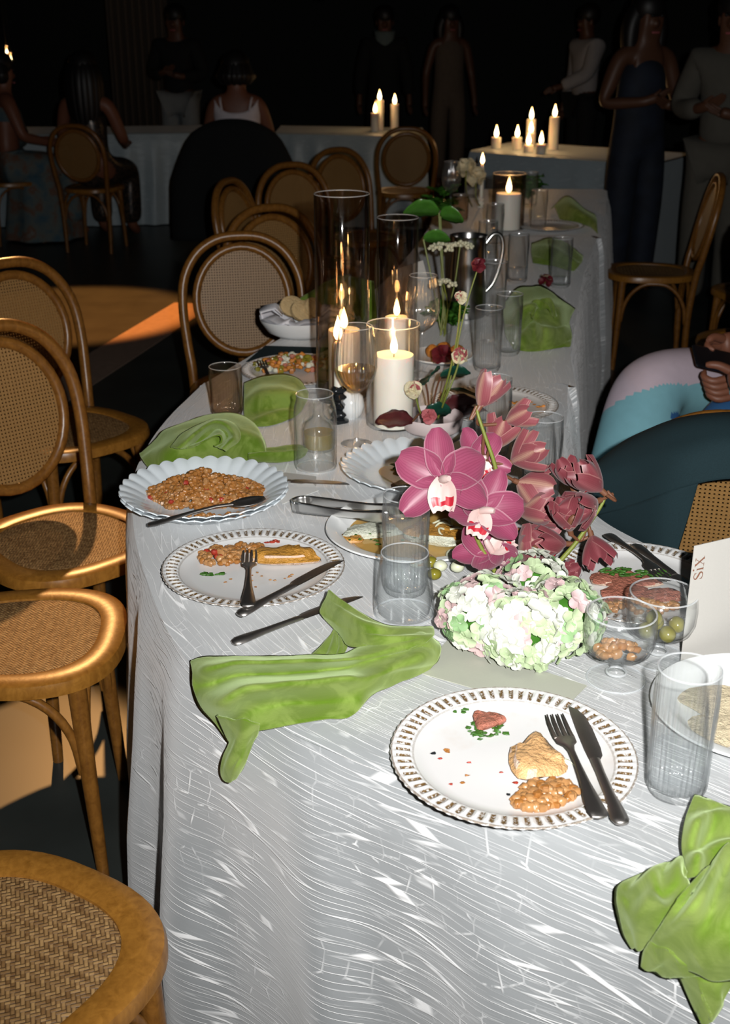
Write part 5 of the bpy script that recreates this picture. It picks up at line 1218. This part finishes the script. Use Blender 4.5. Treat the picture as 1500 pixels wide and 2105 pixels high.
BODY = dict(pelvis=(0, 0, .94, .125, .10), belly=(0, 0, 1.06, .115, .09), chest=(0, .0, 1.27, .135, .10), base=(0, 0, 1.42, .075), neck=(0, .005, 1.50, .052), skull=(0, .018, 1.58, .078), crown=(0, .012, 1.665, .082), top=(0, .005, 1.725, .055),
            nose=(0, .115, 1.585, .012),
            shl=(.165, 0, 1.405, .058), ell=(.235, -.02, 1.13, .042), wrl=(.255, .06, .90, .030), hal=(.258, .08, .80, .034),
            shr=(-.165, 0, 1.405, .058), elr=(-.235, -.02, 1.13, .042), wrr=(-.255, .06, .90, .030), har=(-.258, .08, .80, .034),
            hil=(.09, 0, .90, .088), knl=(.10, .015, .50, .060), anl=(.10, -.01, .09, .040), tol=(.105, .11, .035, .032),
            hir=(-.09, 0, .90, .088), knr=(-.10, .015, .50, .060), anr=(-.10, -.01, .09, .040), tor=(-.105, .11, .035, .032))
BE = [('pelvis', 'belly'), ('belly', 'chest'), ('chest', 'base'), ('base', 'neck'), ('neck', 'skull'), ('skull', 'crown'), ('crown', 'top'), ('skull', 'nose'),
      ('base', 'shl'), ('shl', 'ell'), ('ell', 'wrl'), ('wrl', 'hal'), ('base', 'shr'), ('shr', 'elr'), ('elr', 'wrr'), ('wrr', 'har'),
      ('pelvis', 'hil'), ('hil', 'knl'), ('knl', 'anl'), ('anl', 'tol'), ('pelvis', 'hir'), ('hir', 'knr'), ('knr', 'anr'), ('anr', 'tor')]
def fingers(parent, pts, wrists, skin):
    for h, w in zip(pts, wrists):
        h, w = Vector(h[:3]), Vector(w[:3]); d = (h - w).normalized(); sd = d.orthogonal().normalized()
        for k in range(5):
            q = sd*((k-1.5)*.016) if k < 4 else sd*-.036
            L_ = (.070, .078, .072, .056, .045)[k]; b = h + q*.8 - (d*.03 if k == 4 else V(0, 0, 0)); c2 = d.cross(sd)
            G().tube([b, b + d*L_*.5 + q*.12 + c2*.006, b + d*L_ + c2*.022], [.010, .009, .0065], 7).obj('finger', skin, parent)
def person(label, loc, rz, pose=None, skin='skin_deep', wear=(), hair=None, face=True, name='person'):
    """faces +y before turning; wear: list of (part name, material, [bones], extra radius)"""
    N = dict(BODY); N.update(pose or {}); t = thing(name, label, 'person', loc, rz)
    skinned('body', N, BE, skin, t)
    for nm, mt, bones, ex in wear:
        ks = [k for k in N if k in bones]; nd = {k: (*N[k][:3], *[r + ex*(1 if k not in ('anl', 'anr') else 1.4) for r in N[k][3:]]) for k in ks}
        nd = {k: nd[k] for k in (['pelvis'] if 'pelvis' in nd else ['base'] if 'base' in nd else []) + [k for k in ks if k not in ('pelvis',)] }
        skinned(nm, nd, [e for e in BE if e[0] in nd and e[1] in nd], mt, t)
    s = Vector(N['crown'][:3]); sk = Vector(N['skull'][:3])
    fw = (Vector(N['nose'][:3]) - sk); fw.z = 0; fw.normalize(); rt = V(fw.y, -fw.x, 0)
    if face:
        g = G()
        for q in (-1, 1): g.blob(sk + fw*.082 + rt*q*.032 + V(0, 0, .045), .010, 8, 6)
        g.obj('eyes', 'hair', t); g = G()
        g.tube([sk + fw*.078 + rt*-.024 + V(0, 0, -.045), sk + fw*.086 + V(0, 0, -.045), sk + fw*.078 + rt*.024 + V(0, 0, -.045)], .006, 6); g.obj('mouth', 'bloom_rose', t)
        g = G()
        for q in (-1, 1): g.blob(sk + rt*q*.084 + V(0, 0, .02), .026, 8, 6, 0, (.4, .7, 1.2))
        g.obj('ears', skin, t)
        fingers(t, (N['hal'], N['har']), (N['wrl'], N['wrr']), skin)
    if hair:
        g = G(); cap = s - fw*.014 + V(0, 0, .004); L_ = hair
        g.blob(cap, .104, 18, 12, .06, (1, 1.02, 1.0), 3)
        if L_ > .1:
            for k in range(9):
                a = (k-4)/4*1.5; d = (-fw)*math.cos(a) + rt*math.sin(a)
                g.tube(crom([cap + d*.055, cap + d*.095 - V(0, 0, .09), cap + d*.10 - V(0, 0, L_*.6), cap + d*.085 - V(0, 0, L_)], 10), [.05, .052, .052, .05, .05, .048, .046, .042, .038, .03, .02], 8)
        g.obj('hair', 'hair', t)
    return t
TORSO = ['pelvis', 'belly', 'chest', 'base']; ARMS = ['shl', 'ell', 'wrl', 'shr', 'elr', 'wrr']; LEGS = ['pelvis', 'hil', 'knl', 'anl', 'hir', 'knr', 'anr']; UPARM = ['shl', 'shr']
folded = dict(ell=(.26, .0, 1.14, .042), wrl=(.10, .20, 1.16, .030), hal=(.02, .23, 1.19, .034), elr=(-.26, .0, 1.14, .042), wrr=(-.10, .20, 1.13, .030), har=(-.02, .235, 1.15, .034))
reach = dict(elr=(-.25, .12, 1.16, .042), wrr=(-.20, .36, 1.06, .030), har=(-.18, .44, 1.04, .034))
def seated(lift=0.0):
    d = {k: (v[0], v[1], v[2] - .36, *v[3:]) for k, v in BODY.items()}
    for s_, q in (('l', 1), ('r', -1)):
        d['hi'+s_] = (.10*q, .02, .56, .088); d['kn'+s_] = (.12*q, .42, .56, .066); d['an'+s_] = (.12*q, .42, .12, .042); d['to'+s_] = (.12*q, .54, .05, .032)
        d['el'+s_] = (.24*q, .06, .80, .042); d['wr'+s_] = (.16*q, .30, .74, .030); d['ha'+s_] = (.14*q, .38, .74, .034)
    d['pelvis'] = (0, 0, .585, .14, .11); d['belly'] = (0, -.01, .70, .12, .10)
    return d
SEAT = seated()
person('man in a pale beige suit standing by the dark bentwood chair', (1.98, 6.75, 0), R(150), folded, 'skin_tan', (('trousers', 'beige_suit', LEGS, .030), ('jacket', 'beige_suit', TORSO + ARMS, .030)), .02)
person('woman in a dark dress with bare arms standing near the man in beige', (1.66, 7.45, 0), R(200), folded, 'skin_tan', (('dress', 'blue_dress', TORSO + LEGS, .035),), .35)
person('man in a white shirt and dark trousers leaning over the far tables', (2.05, 11.6, 0), R(110), reach, 'skin_tan', (('trousers', 'black_cloth', LEGS, .025), ('shirt', 'white_shirt', TORSO + ARMS, .030)), .02)
person('guest in pale trousers and dark jacket standing behind the long haired woman', (-1.78, 11.9, 0), R(170), folded, 'skin_tan', (('trousers', 'grey_white', LEGS, .03), ('jacket', 'black_cloth', TORSO + ARMS, .03)), .02)
person('guest in a dim grey garment standing beyond the bluish white table', (.85, 12.6, 0), R(190), None, 'skin_tan', (('dress', 'drape', TORSO + LEGS + UPARM, .03),), .3)
person('guest in dark clothes with a bluish scarf standing far behind the candles', (.2, 12.8, 0), R(180), None, 'skin_tan', (('coat', 'black_cloth', TORSO + LEGS + ARMS, .035), ('scarf', 'sage_suit', ['base', 'neck', 'chest'], .03)), .02)
person('woman in a white strappy top seated with her back turned above the black coat', (-.95, 9.16, 0), R(0), SEAT, 'skin_deep', (('trousers', 'black_cloth', LEGS, .015), ), .12)
wt = [o for o in COL.objects if 'strappy' in o.get('label', '')][0]
rows = [[(.172*k*math.cos(a), -.005 + .125*k*math.sin(a), z + (.10*(abs(math.cos(a))**3) - .02 if top else 0)) for a in [2*PI*j/40 for j in range(40)]] for z, k, top in ((.55, .95, 0), (.70, .90, 0), (.85, .96, 0), (.96, 1.0, 0), (1.0, .98, 1))]
solid(G().grid(rows, cv=True).obj('white_top', 'white_top', wt), .004)
for q in (-1, 1): G().tube(crom([(q*.10, -.115, .99), (q*.115, -.075, 1.07), (q*.115, .03, 1.08), (q*.10, .11, 1.0)], 12), .008, 6).obj('strap', 'white_top', wt)
t = person('long haired woman in a dark sequin dress seated with her back turned', (-2.03, 9.0, 0), R(-10), SEAT, 'skin_deep', (('dress', 'sequin_dress', TORSO + LEGS, .03),), .42)
person('woman in a pale floral dress seated sideways at the far table', (-2.74, 9.35, 0), R(-60), SEAT, 'skin_deep', (('dress', 'floral_dress', TORSO + LEGS, .045),), .12)
def skirt(label_parent, mat):
    pass
# pale skirt of the floral dress falls to the floor
fl = [o for o in COL.objects if o.name.startswith('person') and 'floral' in o.get('label', '')][0]
G().lathe([(.14, .62), (.19, .56), (.24, .40), (.27, .20), (.30, .02)], 36, lambda r, z, a: (r*(1 + .08*math.sin(7*a)), z), (0, .22, 0)).obj('skirt', 'floral_dress', fl)
g = G(); random.seed(3)
for k in range(22): g.blob((rnd(-.2, .2), rnd(-.19, -.17), rnd(.15, .85)), .006, 5, 4)
g.obj('sequins', 'polished_steel', t)

# seated person in colour block trousers with a phone
def phone_person():
    t = thing('person', 'person in pastel colour block trousers holding a phone', 'person', (1.22, 3.42, 0))
    o0 = V(1.22, 3.42, 0)
    N = {k: (v[0], v[1], v[2], *v[3:]) for k, v in SEAT.items()}
    def rot(p, a): return (p[0]*math.cos(a) - p[1]*math.sin(a), p[0]*math.sin(a) + p[1]*math.cos(a), p[2], *p[3:])
    N = {k: rot(v, R(100)) for k, v in N.items()}
    def w(px, py, Y): p = aty(px, py, Y) - o0; return p
    def put(k, p, *r): N[k] = (p.x, p.y, p.z, *r)
    # r = far leg, l = leg nearer the camera
    put('knr', V(.80, 3.20, .635) - o0, .075); put('anr', V(.67, 2.84, .28) - o0, .045); put('tor', V(.62, 2.76, .21) - o0, .034); put('hir', V(1.20, 3.50, .545) - o0, .092)
    put('hil', V(1.21, 3.32, .545) - o0, .092); put('knl', V(.98, 3.02, .55) - o0, .070); put('anl', V(.88, 2.82, .12) - o0, .045); put('tol', V(.82, 2.74, .05) - o0, .034)
    put('ell', V(1.19, 3.10, .80) - o0, .045); put('wrl', V(1.03, 2.98, .715) - o0, .032); put('elr', V(1.22, 3.45, .80) - o0, .045); put('wrr', V(1.05, 3.18, .76) - o0, .031)
    hl, hr = V(.955, 2.985, .705), V(.975, 3.13, .765)
    put('hal', hl - o0, .036, .022); put('har', hr - o0, .036, .022)
    skinned('body', N, BE, 'skin_deep', t)
    leg = {k: N[k] for k in ('pelvis', 'hil', 'knl', 'anl', 'hir', 'knr', 'anr')}
    up = lambda v, e: (*v[:3], *[r + e for r in v[3:]])
    leg = {'pelvis': up(leg['pelvis'], .02), 'hil': up(leg['hil'], .03), 'hir': up(leg['hir'], .03), 'knl': up(leg['knl'], .030), 'knr': up(leg['knr'], .034), 'anl': up(leg['anl'], .085), 'anr': up(leg['anr'], .085)}
    kn = V(-.42, -.22, .635)
    def pick(c, n):                      # colour blocks sewn across the cloth
        if n.y > .30 and n.z > -.2: return 3
        d = (c - kn).dot(V(.30, -.62, -.72))
        if c.x < -.12 and c.z < .66 and d > .055: return 2 if (c.x > -.385 and d > .13) else 1
        return 0 if n.z > -.3 else 1
    skinned('trousers', leg, [e for e in BE if e[0] in leg and e[1] in leg], None, t, 4, ['pale_pink_cloth', 'aqua_cloth', 'blue_cloth', 'mustard_cloth'], pick)
    top = {k: up(N[k], .03) for k in TORSO + ['shl', 'ell', 'shr', 'elr']}
    skinned('shirt', top, [e for e in BE if e[0] in top and e[1] in top], 'mustard_cloth', t)
    g = G().blob(Vector(N['crown'][:3]) + V(.014, 0, .006), .104, 16, 10, .05); g.obj('hair', 'hair', t)
    # near hand: thumb along the phone, four fingers curled under it
    def fing(pts, r=(.0105, .0095, .0085, .006)):
        P = [Vector(p) - o0 for p in pts]; return P, r
    for k in range(4):
        b = hl + V(-.010 + .006*k, -.012 - .001*k, .006 - .016*k)
        G().tube(crom([b - o0, b + V(-.030, -.004, -.004) - o0, b + V(-.050, .012, .004) - o0, b + V(-.044, .030, .014) - o0], 8), [.0112, .011, .0105, .010, .0098, .0094, .009, .0082, .005], 8).obj('finger', 'skin_deep', t)
    b = hl + V(.006, .004, .026); G().tube(crom([b - o0, b + V(-.030, .004, .012) - o0, b + V(-.060, .012, .012) - o0], 8), [.013, .0128, .0125, .012, .0115, .011, .0105, .0095, .006], 8).obj('finger', 'skin_deep', t)
    for k in range(4):
        b = hr + V(-.012 + .004*k, -.014 + .004*k, .012 - .015*k)
        G().tube(crom([b - o0, b + V(-.028, -.018, .004) - o0, b + V(-.040, -.040, -.004) - o0, b + V(-.026, -.056, -.010) - o0], 8), [.0112, .011, .0105, .010, .0098, .0094, .009, .0082, .005], 8).obj('finger', 'skin_deep', t)
    b = hr + V(-.004, -.020, .020); G().tube(crom([b - o0, b + V(-.030, -.020, .010) - o0, b + V(-.050, -.036, .004) - o0], 8), [.013, .0128, .0125, .012, .0115, .011, .0105, .0095, .006], 8).obj('finger', 'skin_deep', t)
    ph = thing('phone', 'black phone held over the colour block trousers', 'phone')
    c = V(.945, 3.045, .742); x = V(.72, .18, -.20).normalized(); nrm = V(.30, -.55, .75); nrm = (nrm - x*nrm.dot(x)).normalized(); y = nrm.cross(x)
    ph.matrix_world = Matrix.Translation(c) @ Matrix((x, y, nrm)).transposed().to_4x4()
    def rr(w_, h_, r_, z):
        return [(sx*(w_-r_) + r_*math.cos(a), sy*(h_-r_) + r_*math.sin(a), z) for sx, sy, a0 in ((1, 1, 0), (-1, 1, PI/2), (-1, -1, PI), (1, -1, 3*PI/2)) for a in [a0 + PI/2*k/4 for k in range(5)]]
    rows = [rr(.073, .035, .009, -.0035), rr(.0755, .0375, .0105, -.001), rr(.0755, .0375, .0105, .002), rr(.073, .035, .009, .004)]
    g = G().grid(rows, cv=True); g.fan(rows[0], flip=True); g.fan(rows[-1]); g.obj('case', 'phone_black', ph)
    r2 = rr(.070, .032, .007, .0043); G().fan(r2).obj('screen', 'phone_black', ph)
phone_person()

# jacket hung over the cane chair back
def jacket():
    g = G()
    def sheet(rows, seed):
        C_ = [[aty(p[0], p[1], p[2] - (.035 if k > 2 or seed else .0)) for p in r] for k, r in enumerate(rows)]; A = [crom(r, 8*(len(r)-1)) for r in C_]; m = len(A[0])
        B = [crom([A[i][j] for i in range(len(A))], 8*(len(A)-1)) for j in range(m)]
        g.grid([[B[j][i] + V(0, -1, 0)*.006*noise.noise(B[j][i]*11 + V(seed, 0, 0)) for j in range(m)] for i in range(len(B[0]))])
    sheet([[(1275, 1190, 2.24), (1320, 1180, 2.21), (1395, 1160, 2.19), (1500, 1150, 2.18), (1640, 1160, 2.18)],
           [(1262, 1020, 2.20), (1310, 985, 2.17), (1395, 960, 2.15), (1500, 950, 2.14), (1640, 960, 2.14)],
           [(1245, 952, 2.15), (1302, 912, 2.12), (1392, 878, 2.08), (1500, 864, 2.06), (1640, 876, 2.06)],
           [(1232, 950, 2.08), (1295, 904, 2.05), (1388, 867, 2.00), (1500, 853, 1.97), (1640, 866, 1.97)],
           [(1214, 985, 2.04), (1292, 948, 1.99), (1388, 912, 1.93), (1500, 896, 1.90), (1640, 908, 1.90)],
           [(1216, 1025, 2.03), (1300, 1000, 1.965), (1395, 952, 1.895), (1500, 940, 1.875), (1640, 950, 1.875)],
           [(1226, 1060, 2.03), (1304, 1040, 1.955), (1398, 1006, 1.882), (1500, 984, 1.865), (1640, 992, 1.865)]], 0)
    sheet([[(1226, 1055, 2.03), (1304, 1035, 1.955), (1370, 1010, 1.90), (1436, 992, 1.875)],
           [(1240, 1110, 2.03), (1300, 1100, 1.955), (1360, 1080, 1.90), (1424, 1030, 1.88)],
           [(1255, 1170, 2.03), (1300, 1170, 1.955), (1350, 1150, 1.90), (1400, 1105, 1.88)],
           [(1270, 1240, 2.03), (1305, 1240, 1.955), (1345, 1230, 1.90), (1378, 1175, 1.88)]], 4)
    sheet([[(1570, 990, 1.875), (1605, 990, 1.885), (1645, 992, 1.90)], [(1588, 1070, 1.88), (1625, 1070, 1.90), (1668, 1070, 1.94)], [(1600, 1160, 1.88), (1640, 1160, 1.90), (1685, 1160, 1.95)], [(1606, 1240, 1.88), (1648, 1240, 1.90), (1695, 1240, 1.95)]], 6)
    o = g.obj('jacket', 'teal_suit', ang=120); solid(o, .006); tag(o, 'dark teal jacket hung over the cane chair at the table edge', 'jacket')
jacket()
# black coat over the far chair
rows = []
for i in range(15):
    v = i/14; row = []
    for j in range(25):
        u = j/12 - 1; w = .30 + .16*min(1, v*2.2)**.7 + .04*v
        top = .955 - .10*abs(u)**2.4
        z = top - v*(top - .10); dp = .16*(1 - u*u)**.5*(.35 + v*.6)
        row.append((-.95 + u*w, 8.85 - dp*(.4 + .6*min(1, v*4)) + .02*math.sin(u*9)*v, z))
    rows.append(row)
o = G().grid(rows).obj('black_coat', 'black_cloth', ang=120); solid(o, .012); tag(o, 'large black coat draped over the far chair below the white top', 'coat')

# ================================================================== BACK OF THE HALL
def curtain(label, x0, x1, y, z1, mat, name='drape'):
    rows = [[(lerp(x0, x1, k/60), y + .05*math.sin(k*.9), z) for k in range(61)] for z in (.01, z1)]
    o = G().grid(rows).obj(name, mat, ang=120); solid(o, .008); return tag(o, label, 'curtain')
curtain('pale brown curtain hanging in folds behind the long haired woman', -2.75, -2.10, 13.5, 4.38, 'drape')
def window(n, x, z, w, h, mat, label):
    t = tag(link('window_%d' % n, None, None, (x, 16.98, z)), label, 'window', kind='structure')
    G().box((0, 0, 0), (w, .02, h)).obj('pane', mat, t, smooth=False)
    for dx in (-w/2, 0, w/2): G().box((dx, -.02, 0), (.05, .05, h + .1)).obj('window_frame', 'wall_dark', t, smooth=False)
    for dz in (-h/2, h/2): G().box((0, -.02, dz), (w, .05, .05)).obj('window_frame', 'wall_dark', t, smooth=False)
window(1, 3.65, 2.55, .75, 1.3, 'night_window', 'dim blue night window high on the rear wall')
window(2, -.62, 2.5, .14, 1.2, 'night_window', 'narrow blue night window slit on the rear wall')
window(3, -2.95, 2.45, .35, 1.5, 'lit_doorway', 'narrow opening glowing orange beside the pale brown curtain')
rows = [[(3.15 + 1.0*k/40, 16.7 + .04*math.sin(k*1.1), z) for k in range(41)] for z in (1.95, 4.3)]
